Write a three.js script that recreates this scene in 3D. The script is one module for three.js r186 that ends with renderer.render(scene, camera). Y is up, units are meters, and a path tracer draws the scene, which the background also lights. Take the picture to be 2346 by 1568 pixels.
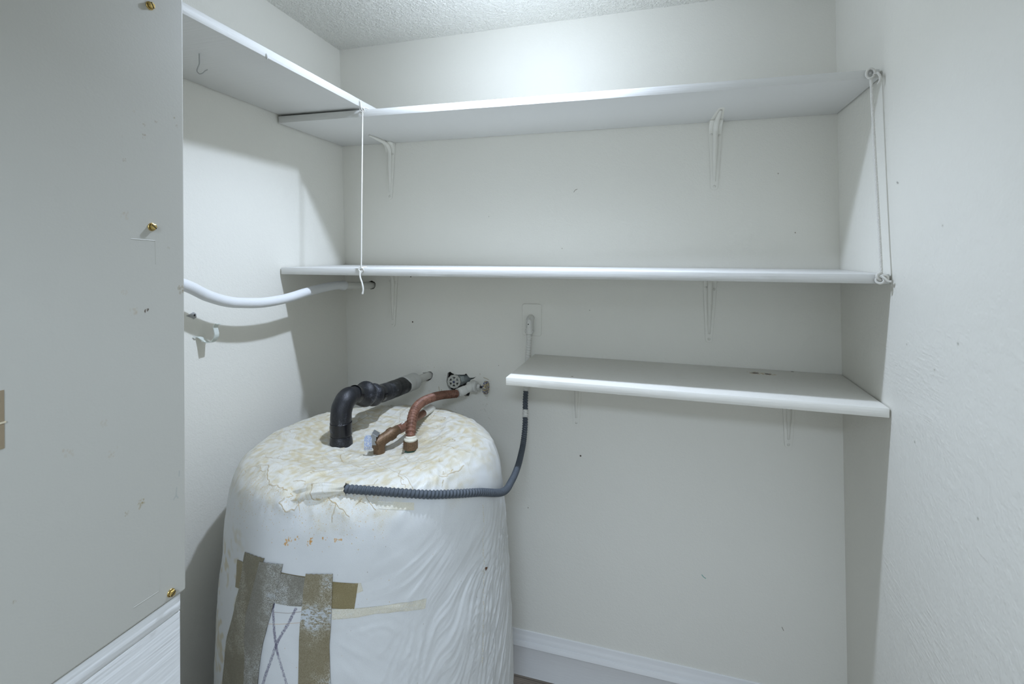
import * as THREE from 'three';
import { RoundedBoxGeometry } from 'three/addons/geometries/RoundedBoxGeometry.js';
import { mergeGeometries, toCreasedNormals } from 'three/addons/utils/BufferGeometryUtils.js';
import { ImprovedNoise } from 'three/addons/math/ImprovedNoise.js';
import { RectAreaLightUniformsLib } from 'three/addons/lights/RectAreaLightUniformsLib.js';

// ------------------------------------------------------------------ camera, exposure, large lights
const PHOTO_W = 2346, PHOTO_H = 1568, FOCAL = 1132.7;            // focal length in photo pixels
const scene = new THREE.Scene();
scene.background = new THREE.Color(0x000000);
const camera = new THREE.PerspectiveCamera(THREE.MathUtils.radToDeg(2 * Math.atan(PHOTO_H / 2 / FOCAL)), PHOTO_W / PHOTO_H, 0.02, 30);
camera.rotation.order = 'YXZ';
camera.rotation.set(-0.00983, 0.28913, 0.00167);
camera.position.set(1.2357, 1.5679, 1.7626);
camera.setViewOffset(PHOTO_W, PHOTO_H, 0, PHOTO_H / 2 - 588.16, PHOTO_W, PHOTO_H);   // shifted lens: verticals stay upright
const renderer = new THREE.WebGLRenderer({ antialias: true });
renderer.toneMapping = THREE.LinearToneMapping;
renderer.toneMappingExposure = 0.85;
renderer.shadowMap.enabled = true;
RectAreaLightUniformsLib.init();

const LAMP_AT = [0.82, 2.292, 0.565], LAMP_SPILL = 0.36, LAMP_DOWN = 4.7, LAMP_COLOR = new THREE.Color().setRGB(0.735, 0.855, 1.07);  // unseen closet lamp, out of view above the shelves
const UNSEEN_HALL_AT = [1.5, 2.36, 2.95], UNSEEN_HALL_POWER = 54.0, UNSEEN_HALL_COLOR = new THREE.Color().setRGB(0.715, 0.85, 1.06);  // unseen hall lamp, placed to light the closet from behind the camera

// ------------------------------------------------------------------ small tools
const rand = (() => { let s = 20240611; return () => { s = (s + 0x6d2b79f5) | 0; let t = Math.imul(s ^ (s >>> 15), 1 | s); t = (t + Math.imul(t ^ (t >>> 7), 61 | t)) ^ t; return ((t ^ (t >>> 14)) >>> 0) / 4294967296; }; })();
const noiser = new ImprovedNoise();
const noise = (x, y, z = 0.37) => noiser.noise(x, y, z);
const fbm = (x, y, z, n = 4) => { let a = 0, w = 0.5; for (let i = 0; i < n; i++) { a += w * noise(x, y, z); x *= 2.03; y *= 2.03; z *= 2.03; w *= 0.5; } return a; };
const clamp = (v, a = 0, b = 1) => Math.min(b, Math.max(a, v));
const smooth = (a, b, v) => { const t = clamp((v - a) / (b - a)); return t * t * (3 - 2 * t); };
const mix = (a, b, t) => a + (b - a) * t;
const V = (x, y, z) => new THREE.Vector3(x, y, z);
const names = new Map();
function numbered(name) { const n = names.get(name) ?? 0; names.set(name, n + 1); return n ? `${name}_${String(n).padStart(3, '0')}` : name; }

function flat(g) {                                                  // position, normal and uv only, without an index
  const f = g.index ? g.toNonIndexed() : g;
  for (const k of Object.keys(f.attributes)) if (!['position', 'normal', 'uv'].includes(k)) f.deleteAttribute(k);
  if (!f.attributes.normal) f.computeVertexNormals();
  if (!f.attributes.uv) f.setAttribute('uv', new THREE.Float32BufferAttribute(new Float32Array(f.attributes.position.count * 2), 2));
  return f;
}
function merged(list) { return Array.isArray(list) ? (list.length > 1 ? mergeGeometries(list.map(flat)) : list[0]) : list; }
function obj(name, geometry, material, parent = scene) {
  const m = new THREE.Mesh(merged(geometry), material);
  m.name = parent === scene ? numbered(name) : name;
  m.castShadow = m.receiveShadow = true;
  parent.add(m);
  return m;
}
function tag(o, label, category, group) { Object.assign(o.userData, { label, category }); if (group) o.userData.group = group; return o; }
function thing(name, label, category, [x, y, z] = [0, 0, 0], turn = 0, group) {
  const o = new THREE.Group(); o.name = numbered(name); scene.add(o);
  o.position.set(x, y, z); o.rotation.y = turn;
  return tag(o, label, category, group);
}
function struct(name, geometry, material) { const m = obj(name, geometry, material); m.userData.kind = 'structure'; return m; }
function boxUV(g) {                                                 // uv in metres, from the axis each face looks along
  const f = flat(g), p = f.attributes.position, uv = f.attributes.uv, a = V(), b = V(), c = V(), n = V();
  for (let i = 0; i < p.count; i += 3) {
    a.fromBufferAttribute(p, i); b.fromBufferAttribute(p, i + 1); c.fromBufferAttribute(p, i + 2);
    n.copy(b).sub(a).cross(V().copy(c).sub(a)); const x = Math.abs(n.x), y = Math.abs(n.y), z = Math.abs(n.z);
    [a, b, c].forEach((q, k) => { if (y >= x && y >= z) uv.setXY(i + k, q.x, q.z); else if (x >= z) uv.setXY(i + k, q.z, q.y); else uv.setXY(i + k, q.x, q.y); });
  }
  return f;
}
const move = (g, x, y, z) => g.translate(x, y, z);
function box(x0, x1, y0, y1, z0, z1, r = 0) {
  const g = r ? new RoundedBoxGeometry(x1 - x0, y1 - y0, z1 - z0, 2, r) : new THREE.BoxGeometry(x1 - x0, y1 - y0, z1 - z0);
  return boxUV(move(g, (x0 + x1) / 2, (y0 + y1) / 2, (z0 + z1) / 2));
}
function rod(A, B, r0, r1 = r0, seg = 24, open = false) {           // cylinder between two points
  const a = V(...A), b = V(...B), d = b.clone().sub(a), g = new THREE.CylinderGeometry(r1, r0, d.length(), seg, 1, open);
  g.applyQuaternion(new THREE.Quaternion().setFromUnitVectors(V(0, 1, 0), d.clone().normalize()));
  const m = a.add(b).multiplyScalar(0.5);
  return g.translate(m.x, m.y, m.z);
}
function turned(profile, A, B, seg = 28) {                          // lathe whose axis runs from A to B; profile in [radius, distance]
  const g = new THREE.LatheGeometry(profile.map(([r, h]) => new THREE.Vector2(r, h)), seg), a = V(...A), d = V(...B).sub(a).normalize();
  g.applyQuaternion(new THREE.Quaternion().setFromUnitVectors(V(0, 1, 0), d));
  return g.translate(a.x, a.y, a.z);
}
const along = (A, B, t) => A.map((v, i) => v + (B[i] - v) * t);
function sweep(points, { n = 120, radial = 14, r = 0.01, squash = 1, caps = true } = {}) {   // tube whose radius may follow r(t, angle, length)
  const curve = points instanceof THREE.Curve ? points : new THREE.CatmullRomCurve3(points.map((p) => V(...p)), false, 'centripetal');
  curve.arcLengthDivisions = 400;
  const len = curve.getLength(), pos = [], uv = [], idx = [];
  let t0 = curve.getTangentAt(0), nrm = V(0, 1, 0); if (Math.abs(t0.y) > 0.9) nrm.set(0, 0, 1);
  nrm.sub(t0.clone().multiplyScalar(nrm.dot(t0))).normalize();
  for (let i = 0; i <= n; i++) {
    const t = i / n, c = curve.getPointAt(t), tg = curve.getTangentAt(t);
    nrm.sub(tg.clone().multiplyScalar(nrm.dot(tg))).normalize();
    const bi = tg.clone().cross(nrm);
    for (let j = 0; j <= radial; j++) {
      const a = j / radial * Math.PI * 2, rr = typeof r === 'function' ? r(t, a, t * len) : r;
      const x = Math.cos(a) * rr, y = Math.sin(a) * rr * squash;
      pos.push(c.x + nrm.x * x + bi.x * y, c.y + nrm.y * x + bi.y * y, c.z + nrm.z * x + bi.z * y);
      uv.push(t * len, j / radial * 0.19);
      if (i < n && j < radial) { const k = i * (radial + 1) + j; idx.push(k, k + 1, k + radial + 1, k + 1, k + radial + 2, k + radial + 1); }
    }
  }
  const g = new THREE.BufferGeometry();
  if (caps) for (const [i, e] of [[0, 0], [n, 1]]) {
    const c = curve.getPointAt(e), k = pos.length / 3; pos.push(c.x, c.y, c.z); uv.push(e * len, 0.5);
    for (let j = 0; j < radial; j++) { const q = i * (radial + 1) + j; if (e) idx.push(q, q + 1, k); else idx.push(q + 1, q, k); }
  }
  g.setAttribute('position', new THREE.Float32BufferAttribute(pos, 3)); g.setAttribute('uv', new THREE.Float32BufferAttribute(uv, 2)); g.setIndex(idx);
  g.computeVertexNormals();
  const nm = g.attributes.normal, v = V();                         // close the seam of the tube
  for (let i = 0; i <= n; i++) { const p = i * (radial + 1), q = p + radial; v.set(nm.getX(p) + nm.getX(q), nm.getY(p) + nm.getY(q), nm.getZ(p) + nm.getZ(q)).normalize(); nm.setXYZ(p, v.x, v.y, v.z); nm.setXYZ(q, v.x, v.y, v.z); }
  return g;
}
function ribbed(points, R, depth, pitch, perRib = 7, radial = 16, skew = 0) {   // corrugated hose
  const c = new THREE.CatmullRomCurve3(points.map((p) => V(...p)), false, 'centripetal'), len = c.getLength();
  const n = Math.round(len / pitch * perRib);
  return sweep(c, { n, radial, r: (t, a, s) => { const f = (s / pitch + skew * a / 6.2832) % 1; return R - depth * Math.pow(Math.abs(Math.cos(f * Math.PI)), 2); } });
}

// ------------------------------------------------------------------ textures
function tile(size, layers, seed = 1) {                             // periodic value noise; layers of [cells across, cells up, weight]
  const out = new Float32Array(size * size);
  layers.forEach(([cx, cy, w], L) => {
    let s = (seed * 7919 + L * 104729) | 0; const rnd = () => { s = (s + 0x6d2b79f5) | 0; let t = Math.imul(s ^ (s >>> 15), 1 | s); t = (t + Math.imul(t ^ (t >>> 7), 61 | t)) ^ t; return ((t ^ (t >>> 14)) >>> 0) / 4294967296; };
    const grid = Float32Array.from({ length: cx * cy }, rnd);
    for (let y = 0; y < size; y++) {
      const fy = y / size * cy, iy = Math.floor(fy), ty = fy - iy, sy = ty * ty * (3 - 2 * ty);
      for (let x = 0; x < size; x++) {
        const fx = x / size * cx, ix = Math.floor(fx), tx = fx - ix, sx = tx * tx * (3 - 2 * tx);
        const g = (i, j) => grid[((iy + j) % cy) * cx + (ix + i) % cx];
        out[y * size + x] += w * mix(mix(g(0, 0), g(1, 0), sx), mix(g(0, 1), g(1, 1), sx), sy);
      }
    }
  });
  return out;
}
function dataTexture(values, size, rgb, srgb = false) {
  const d = new Uint8Array(size * size * 4);
  for (let i = 0; i < size * size; i++) { const c = rgb(values[i], i); d[i * 4] = c[0]; d[i * 4 + 1] = c[1]; d[i * 4 + 2] = c[2]; d[i * 4 + 3] = 255; }
  const t = new THREE.DataTexture(d, size, size); t.wrapS = t.wrapT = THREE.RepeatWrapping; t.magFilter = t.minFilter = THREE.LinearFilter;
  if (srgb) t.colorSpace = THREE.SRGBColorSpace;
  t.needsUpdate = true; return t;
}
const grey = (v) => { const b = clamp(v) * 255; return [b, b, b]; };
function sized(t, w, h = w) { const c = t.clone(); c.repeat.set(1 / w, 1 / h); c.needsUpdate = true; return c; }
const peelT = dataTexture(tile(512, [[24, 24, 0.35], [64, 64, 0.4], [160, 160, 0.25]], 3), 512, grey);
const brushT = dataTexture(tile(512, [[6, 60, 0.35], [12, 150, 0.35], [30, 256, 0.2], [10, 12, 0.1]], 5), 512, grey);
const grainT = dataTexture(tile(512, [[256, 256, 0.6], [100, 100, 0.4]], 8), 512, grey);
const lumpT = dataTexture(tile(512, [[90, 90, 0.5], [180, 180, 0.3], [30, 30, 0.2]], 9), 512, (v) => grey(smooth(0.35, 0.75, v)));
function canvas(w, h, draw, srgb = true) {
  const c = document.createElement('canvas'); c.width = w; c.height = h; const x = c.getContext('2d'); draw(x, w, h);
  const t = new THREE.CanvasTexture(c); t.magFilter = THREE.LinearFilter; if (srgb) t.colorSpace = THREE.SRGBColorSpace; t.anisotropy = 8; return t;
}
const std = (color, o = {}) => new THREE.MeshStandardMaterial({ color, roughness: 0.5, ...o });
const lin = (r, g, b) => new THREE.Color().setRGB(r, g, b);

// ------------------------------------------------------------------ the room: old walls, a little out of plumb
const H = 2.40, W = 1.7822;
const leftX = (y, z) => -0.0283 * (y - 1.2) + 0.0425 * z;
const rightX = (y, z) => W - 0.0224 * (y - 1.2) - 0.0135 * z;
const PAINT = lin(0.885, 0.865, 0.785);

// marks on the paint: nail holes, hair, stains round the plumbing
function marksCanvas(w, h, draw) { return canvas(w, h, (x) => { x.fillStyle = '#ffffff'; x.fillRect(0, 0, w, h); draw(x); }); }
function scratch(x, pts, color, width) { x.strokeStyle = color; x.lineWidth = width; x.lineCap = x.lineJoin = 'round'; x.beginPath(); pts.forEach(([a, b], i) => (i ? x.lineTo(a, b) : x.moveTo(a, b))); x.stroke(); }
function dot(x, a, b, r, color) { x.fillStyle = color; x.beginPath(); x.arc(a, b, r, 0, 7); x.fill(); }
const backMarks = marksCanvas(1900, 2048, (x) => {
  const X = (m) => (m + 0.1) * 1000, Y = (m) => (2.4 - m) / 2.4 * 2048;
  for (const [a, b, r] of [[0.293, 1.469, 2.6], [0.301, 1.289, 2.6], [0.969, 0.836, 2.6], [0.775, 0.62, 1.6], [1.0, 1.36, 1.2], [1.65, 1.63, 1.6], [1.6, 1.82, 1.5], [0.9, 1.58, 1.2], [0.62, 1.7, 1], [0.66, 1.14, 1.1]]) dot(x, X(a), Y(b), r, r > 2 ? '#43372c' : '#948b7d');
  scratch(x, [[X(0.942), Y(1.782)], [X(0.947), Y(1.789)], [X(0.954), Y(1.792)]], '#7a7468', 1.2);
  scratch(x, [[X(1.378), Y(0.484)], [X(1.383), Y(0.478)], [X(1.39), Y(0.474)]], '#58a39a', 1.6);
  scratch(x, [[X(1.62), Y(0.36)], [X(1.625), Y(0.35)]], '#857d70', 1.4);
  for (let i = 0; i < 40; i++) {                                    // brown water stains below the valve and pipe openings
    const a = 0.30 + rand() * 0.34, b = 0.95 + rand() * 0.17;
    x.globalAlpha = 0.06 + rand() * 0.10; dot(x, X(a), Y(b), 0.6 + rand() * 2.4, '#a58a5f');
  }
  for (const [a, b, c, d] of [[0.414, 1.04, 0.417, 1.008], [0.425, 1.03, 0.424, 1.005], [0.60, 1.09, 0.62, 1.083]]) { x.globalAlpha = 0.35; scratch(x, [[X(a), Y(b)], [X((a + c) / 2 + 0.002), Y((b + d) / 2)], [X(c), Y(d)]], '#a48b62', 3); }
  x.globalAlpha = 0.3;                                              // flaking paint low behind the tank
  for (let i = 0; i < 26; i++) { const a = 0.37 + rand() * 0.25, b = 0.93 + rand() * rand() * 0.09; scratch(x, [[X(a), Y(b)], [X(a + 0.006 * (rand() - 0.3)), Y(b + 0.008 * (rand() - 0.5))], [X(a + 0.014 * (rand() - 0.3)), Y(b + 0.012 * (rand() - 0.5))]], rand() < 0.5 ? '#b9b2a4' : '#8f887b', 1); }
  x.globalAlpha = 1;
});
backMarks.repeat.set(1 / 1.9, 1 / 2.4); backMarks.offset.set(0.1 / 1.9, 0);
const wallBump = (s = 0.16, k = 0.0007) => ({ bumpMap: sized(peelT, s), bumpScale: k });
const wallMat = std(PAINT, { roughness: 0.42, ...wallBump(0.20, 0.0006) });
const wallBackMat = std(PAINT, { roughness: 0.5, map: backMarks, ...wallBump(0.20, 0.0005) });
const rightMarks = marksCanvas(1024, 1024, (x) => {
  const X = (z) => z * 400 + 60, Y = (m) => (2.4 - m) / 2.4 * 1024;
  scratch(x, [[X(0.507), Y(1.249)], [X(0.547), Y(1.243)]], '#ffffff', 2);
  for (const [z, y, r] of [[0.407, 1.729, 1], [0.647, 1.398, 1.1], [0.47, 1.15, 1], [0.56, 1.33, 0.9], [0.44, 1.36, 0.8], [0.6, 1.62, 0.8], [0.7, 1.1, 1]]) dot(x, X(z), Y(y), r, '#bdbcb6');
  scratch(x, [[X(0.404), Y(1.731)], [X(0.412), Y(1.728)]], '#93928c', 1);
});
rightMarks.repeat.set(400 / 1024, 1 / 2.4); rightMarks.offset.set(60 / 1024, 0);
// smears of filler low on the right wall
const smearT = (() => {
  const v = tile(512, [[40, 40, 0.4], [120, 120, 0.3]], 12), s = tile(512, [[18, 90, 0.6], [30, 200, 0.4]], 13), m = tile(512, [[3, 3, 0.6], [7, 7, 0.4]], 14);
  return dataTexture(v.map((q, i) => q * 0.8 + s[i] * 0.5 * smooth(0.5, 0.7, m[i])), 512, grey);
})();
const wallRightMat = std(PAINT, { roughness: 0.40, map: rightMarks, bumpMap: sized(smearT, 0.55), bumpScale: 0.0016 });
const dark = std(lin(0.03, 0.028, 0.025), { roughness: 0.95 });  // near-black stand-in for the shade inside small uncut holes and slots
const blockwork = std(lin(0.34, 0.33, 0.31), { roughness: 0.95, bumpMap: sized(lumpT, 0.2), bumpScale: 0.003 });

function sideWall(xAt, out, z0, z1) {                               // a slab whose inner face follows xAt
  const g = new THREE.BoxGeometry(0.12, H + 0.1, z1 - z0), p = g.attributes.position;
  for (let i = 0; i < p.count; i++) { const y = p.getY(i) > 0 ? H + 0.05 : -0.05, z = p.getZ(i) > 0 ? z1 : z0, inner = (p.getX(i) > 0) === (out < 0); p.setXYZ(i, xAt(y, z) + (inner ? 0 : out * 0.12), y, z); }
  return boxUV(g);
}
struct('wall_left', sideWall(leftX, -1, -0.13, 2.1), wallMat);
struct('wall_right', sideWall(rightX, 1, -0.13, 2.1), wallRightMat);

// back wall: plasterboard with ragged openings for the pipes, a dark cavity behind it
{
  const s = new THREE.Shape(); s.moveTo(-0.1, 0); s.lineTo(1.9, 0); s.lineTo(1.9, H); s.lineTo(-0.1, H); s.closePath();
  const ragged = (pts) => { const h = new THREE.Path(); pts.forEach(([a, b], i) => (i ? h.lineTo(a, b) : h.moveTo(a, b))); h.closePath(); s.holes.push(h); };
  ragged([[0.452, 1.097], [0.457, 1.100], [0.463, 1.103], [0.467, 1.099], [0.472, 1.097], [0.482, 1.093], [0.493, 1.0925], [0.503, 1.094], [0.513, 1.0945], [0.523, 1.096], [0.528, 1.101], [0.533, 1.096], [0.537, 1.090], [0.544, 1.085], [0.557, 1.086], [0.570, 1.091], [0.558, 1.082], [0.547, 1.077], [0.538, 1.062], [0.541, 1.045], [0.544, 1.028], [0.540, 1.014], [0.528, 1.012], [0.516, 1.016], [0.500, 1.018], [0.484, 1.020], [0.472, 1.028], [0.463, 1.030], [0.455, 1.038], [0.450, 1.049], [0.447, 1.063], [0.449, 1.080]]);
  ragged([[0.344, 1.0905], [0.354, 1.0915], [0.365, 1.0945], [0.372, 1.0975], [0.380, 1.0975], [0.386, 1.094], [0.389, 1.090], [0.388, 1.080], [0.384, 1.071], [0.377, 1.064], [0.366, 1.058], [0.360, 1.060], [0.354, 1.070], [0.353, 1.082]]);
  const r = []; for (let i = 0; i < 22; i++) { const a = i / 22 * 6.2832; const q = 0.0172 + 0.003 * noise(i * 1.7, 3.1); r.push([0.116 + Math.cos(a) * q * 1.08, 1.4315 + Math.sin(a) * q]); } ragged(r);
  const sheet = new THREE.ExtrudeGeometry(s, { depth: 0.0127, bevelEnabled: false, curveSegments: 6 }); sheet.translate(0, 0, -0.0127);
  struct('wall_back', [boxUV(sheet)], wallBackMat);
  struct('wall_cavity', [box(-0.1, 1.9, -0.05, H + 0.05, -0.15, -0.11), box(-0.1, 1.9, 1.13, 1.17, -0.11, -0.0128), box(-0.1, 1.9, 0.95, 0.99, -0.11, -0.0128)], blockwork);
}
// ceiling: sprayed popcorn lumps over the part in view
{
  const nx = 500, nz = 190, x0 = -0.06, x1 = 1.9, z0 = -0.02, z1 = 0.74, hts = new Float32Array((nx + 1) * (nz + 1)), dx = (x1 - x0) / nx, dz = (z1 - z0) / nz;
  for (let k = 0; k < 26000; k++) {
    const cx = rand() * nx, cz = rand() * nz, rr = 0.7 + rand() * rand() * 1.5, a = 0.0006 + rand() * rand() * 0.0019;
    for (let j = Math.max(0, Math.floor(cz - 3)); j <= Math.min(nz, cz + 3); j++) for (let i = Math.max(0, Math.floor(cx - 3)); i <= Math.min(nx, cx + 3); i++) {
      const d = ((i - cx) ** 2 + (j - cz) ** 2) / (rr * rr); if (d < 1) hts[j * (nx + 1) + i] = Math.max(hts[j * (nx + 1) + i], a * Math.sqrt(1 - d)) + 0.15 * a * (1 - d);
    }
  }
  const g = new THREE.PlaneGeometry(1, 1, nx, nz), p = g.attributes.position;
  for (let j = 0; j <= nz; j++) for (let i = 0; i <= nx; i++) { const k = j * (nx + 1) + i; p.setXYZ(k, x0 + i * dx, H - hts[k], z0 + j * dz); g.attributes.uv.setXY(k, x0 + i * dx, z0 + j * dz); }
  const ix = g.index; for (let i = 0; i < ix.count; i += 3) { const t = ix.getX(i); ix.setX(i, ix.getX(i + 1)); ix.setX(i + 1, t); }
  g.computeVertexNormals();
  if (g.attributes.normal.getY(5000) > 0) { const n = g.attributes.normal; for (let i = 0; i < n.count; i++) n.setXYZ(i, -n.getX(i), -n.getY(i), -n.getZ(i)); }
  struct('ceiling', [g, box(-1.1, 3.0, H + 0.0005, H + 0.1, -0.13, 4.0)], std(lin(0.88, 0.87, 0.81), { roughness: 0.9, bumpMap: sized(lumpT, 0.4), bumpScale: 0.002 }));
}
// floor of grey-brown boards
{
  const f = struct('floor', box(-1.1, 3.0, -0.1, -0.008, -0.13, 4.0), std(lin(0.06, 0.05, 0.045), { roughness: 0.8 }));
  const woods = [0, 1, 2].map((k) => {
    const v = tile(512, [[3, 60, 0.4], [6, 160, 0.4], [20, 256, 0.2]], 40 + k);
    const t = dataTexture(v, 512, (q) => { const a = smooth(0.25, 0.75, q); return [mix(104, 152, a), mix(94, 140, a), mix(84, 126, a)]; }, true);
    t.repeat.set(1 / 0.9, 1 / 0.16); return std(0xffffff, { map: t, roughness: 0.45 });
  });
  let row = 0;
  for (let z = -0.02; z < 2.1; z += 0.15, row++) for (const [a, b] of row % 2 ? [[-0.1, 0.82], [0.822, 1.9]] : [[-0.1, 0.36], [0.362, 1.29], [1.292, 1.9]])
    obj('plank', box(a, b - 0.001, -0.008, 0, z, z + 0.1488, 0.001), woods[Math.floor(rand() * 3)], f);
}
// out of view: front wall with doorway and hall, shaped to let lamplight in
{
  const z0 = 2.1, z1 = 2.22;
  struct('wall_front_unseen', [box(-0.15, 0.72, 0, H, z0, z1), box(1.62, 1.95, 0, H, z0, z1), box(0.72, 1.62, 2.06, H, z0, z1)], wallMat);
  struct('wall_hall_unseen', [box(-1.1, 3.0, 0, H, 3.9, 4.0), box(-1.1, -1.0, 0, H, z1, 3.9), box(2.9, 3.0, 0, H, z1, 3.9), box(-1.1, -0.15, 0, H, z0, z1), box(1.95, 3.0, 0, H, z0, z1)], wallMat);
}
const gloss = std(lin(0.90, 0.90, 0.89), { roughness: 0.32, bumpMap: sized(brushT, 0.5), bumpScale: 0.0003 });
{                                                                   // moulded baseboard along the back wall
  const s = new THREE.Shape([[0, 0], [0.0140, 0], [0.0140, 0.1065], [0.0158, 0.1085], [0.0172, 0.1110], [0.0165, 0.1150], [0.0140, 0.1215], [0.0122, 0.1260], [0.0085, 0.1275], [0.0080, 0.1310], [0.0108, 0.1330], [0.0105, 0.1370], [0.0070, 0.1440], [0.0050, 0.1510], [0.0046, 0.1575], [0.0040, 0.1610], [0.0020, 0.1625], [0, 0.1625]].map(([a, b]) => new THREE.Vector2(a, b)));
  const g = new THREE.ExtrudeGeometry(s, { depth: W + 0.06, bevelEnabled: false });
  g.rotateY(Math.PI / 2); g.scale(1, 1, -1);
  const p = g.attributes.position; for (let i = 0; i < p.count; i++) p.setXYZ(i, p.getX(i) - 0.0 , p.getY(i), p.getZ(i));
  const ix = g.index; if (!ix) { for (let i = 0; i < p.count; i += 3) for (const k of ['position']) { const a = g.attributes[k], t = [a.getX(i), a.getY(i), a.getZ(i)]; a.setXYZ(i, a.getX(i + 1), a.getY(i + 1), a.getZ(i + 1)); a.setXYZ(i + 1, ...t); } }
  struct('baseboard_back', boxUV(toCreasedNormals(g, 0.6)), gloss);
}

// ------------------------------------------------------------------ shelves
const shelfPaint = (extra = {}) => std(lin(0.75, 0.745, 0.71), { roughness: 0.45, bumpMap: sized(brushT, 0.9, 0.25), bumpScale: 0.0004, ...extra });
const shelfMat = shelfPaint();
function board(corners, t, seed, along = 70) {                      // corners: back-left, back-right, front-right, front-left, each at the underside
  const [A, B, C, D] = corners, prof = [], k = 0.0016;
  for (const [u, v, du, dv] of [[0, 0, 1, 1], [1, 0, -1, 1], [1, 1, -1, -1], [0, 1, 1, -1]]) prof.push(...(((u + v) % 2 ? [[u, v, 0, dv], [u, v, 0.3 * du, 0.3 * dv], [u, v, du, 0]] : [[u, v, du, 0], [u, v, 0.3 * du, 0.3 * dv], [u, v, 0, dv]])));
  const order = [0, 1, 2, 3, 4, 5, 6, 7, 8, 9, 10, 11], q = [];
  // walk the outline: bottom-back, bottom-front, top-front, top-back
  const outline = [[0, 0, 0, 1], [0, 0, 0.3, 0.3], [0, 0, 1, 0], [1, 0, -1, 0], [1, 0, -0.3, 0.3], [1, 0, 0, 1], [1, 1, 0, -1], [1, 1, -0.3, -0.3], [1, 1, -1, 0], [0, 1, 1, 0], [0, 1, 0.3, -0.3], [0, 1, 0, -1]];
  const pos = [], idx = [], M = outline.length;
  const st = [[0, 1.0], [0.0, 0.3], [k, 0]]; for (let i = 1; i < along; i++) st.push([i / along, 0, 1]); st.push([1 - k, 0], [1, 0.3], [1, 1]);
  st.forEach(([s, inset]) => outline.forEach(([w, h, dw, dh]) => {
    const back = A.map((v, i) => mix(v, B[i], s)), front = D.map((v, i) => mix(v, C[i], s)), depth = Math.hypot(front[0] - back[0], front[2] - back[2]);
    let fw = w + (dw * k + (w ? -1 : 1) * inset * k * 0.7) / depth, fh = h * t + dh * k + (h ? -1 : 1) * inset * k * 0.7;
    const len = s * Math.hypot(B[0] - A[0], B[2] - A[2]);
    fw += (w ? 1 : 0) * 0.0011 * fbm(len * 9, seed, h * 3, 3) / depth; fh += (w ? 0.0008 : 0.0) * fbm(len * 12, seed + 5, h * 7, 3);
    pos.push(mix(back[0], front[0], fw), mix(back[1], front[1], fw) + fh, mix(back[2], front[2], fw));
  }));
  for (let i = 0; i < st.length - 1; i++) for (let j = 0; j < M; j++) { const a = i * M + j, b = i * M + (j + 1) % M; idx.push(a, a + M, b, b, a + M, b + M); }
  for (let j = 1; j < M - 1; j++) { idx.push(0, j, j + 1); const z = (st.length - 1) * M; idx.push(z, z + j + 1, z + j); }
  const g = new THREE.BufferGeometry(); g.setAttribute('position', new THREE.Float32BufferAttribute(pos, 3)); g.setIndex(idx);
  let c = toCreasedNormals(g, 0.5);
  // outward faces
  c.computeBoundingBox();
  return boxUV(c);
}
const T = 0.0232, G = 0.006, YT0 = 2.0018, YT1 = 1.9967, YM0 = 1.5136, YM1 = 1.5151, YB0 = 1.1921, YB1 = 1.1885;
const screwMat = std(lin(0.62, 0.62, 0.6), { roughness: 0.4, metalness: 0.3 });
{
  const s = thing('shelf_board', 'upper white painted shelf board along the back wall, with cords tied to its front edge', 'shelf');
  obj('board', board([[leftX(YT0, 0) + 0.004, YT0, 0.002], [rightX(YT1, 0) - 0.003, YT1, 0.002], [rightX(YT1, 0.334) - G, YT1, 0.3342], [leftX(YT0, 0.38) + G, YT0, 0.3803]], T, 1), shelfMat, s);
  const w = obj('washer', turned([[0.0035, 0.0012], [0.0035, 0], [0.0085, 0], [0.009, 0.0008], [0.0085, 0.0016], [0.0035, 0.0016]], [1.7335, 2.0105, 0.3338], [1.7335, 2.0105, 0.34]), screwMat, s);
  obj('screw_head', turned([[0, 0.0028], [0.0026, 0.0025], [0.0040, 0.001], [0.0040, 0]], [1.7335, 2.0105, 0.3354], [1.7335, 2.0105, 0.345]), screwMat, w);
}
{
  const s = thing('shelf_board', 'middle white painted shelf board, the long one hung from cords below the upper shelf', 'shelf');
  obj('board', board([[leftX(YM0, 0) + 0.004, YM0 - T, 0.002], [rightX(YM1, 0) - 0.003, YM1 - T, 0.002], [rightX(YM1, 0.367) - 0.004, YM1 - T, 0.3673], [leftX(YM0, 0.386) + G, YM0 - T, 0.3862]], T, 2), shelfMat, s);
  obj('screw_head', turned([[0, 0.004], [0.0035, 0.0036], [0.0055, 0.0015], [0.0055, 0]], [1.747, 1.5035, 0.3668], [1.747, 1.5035, 0.38]), screwMat, s);
}
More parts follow.
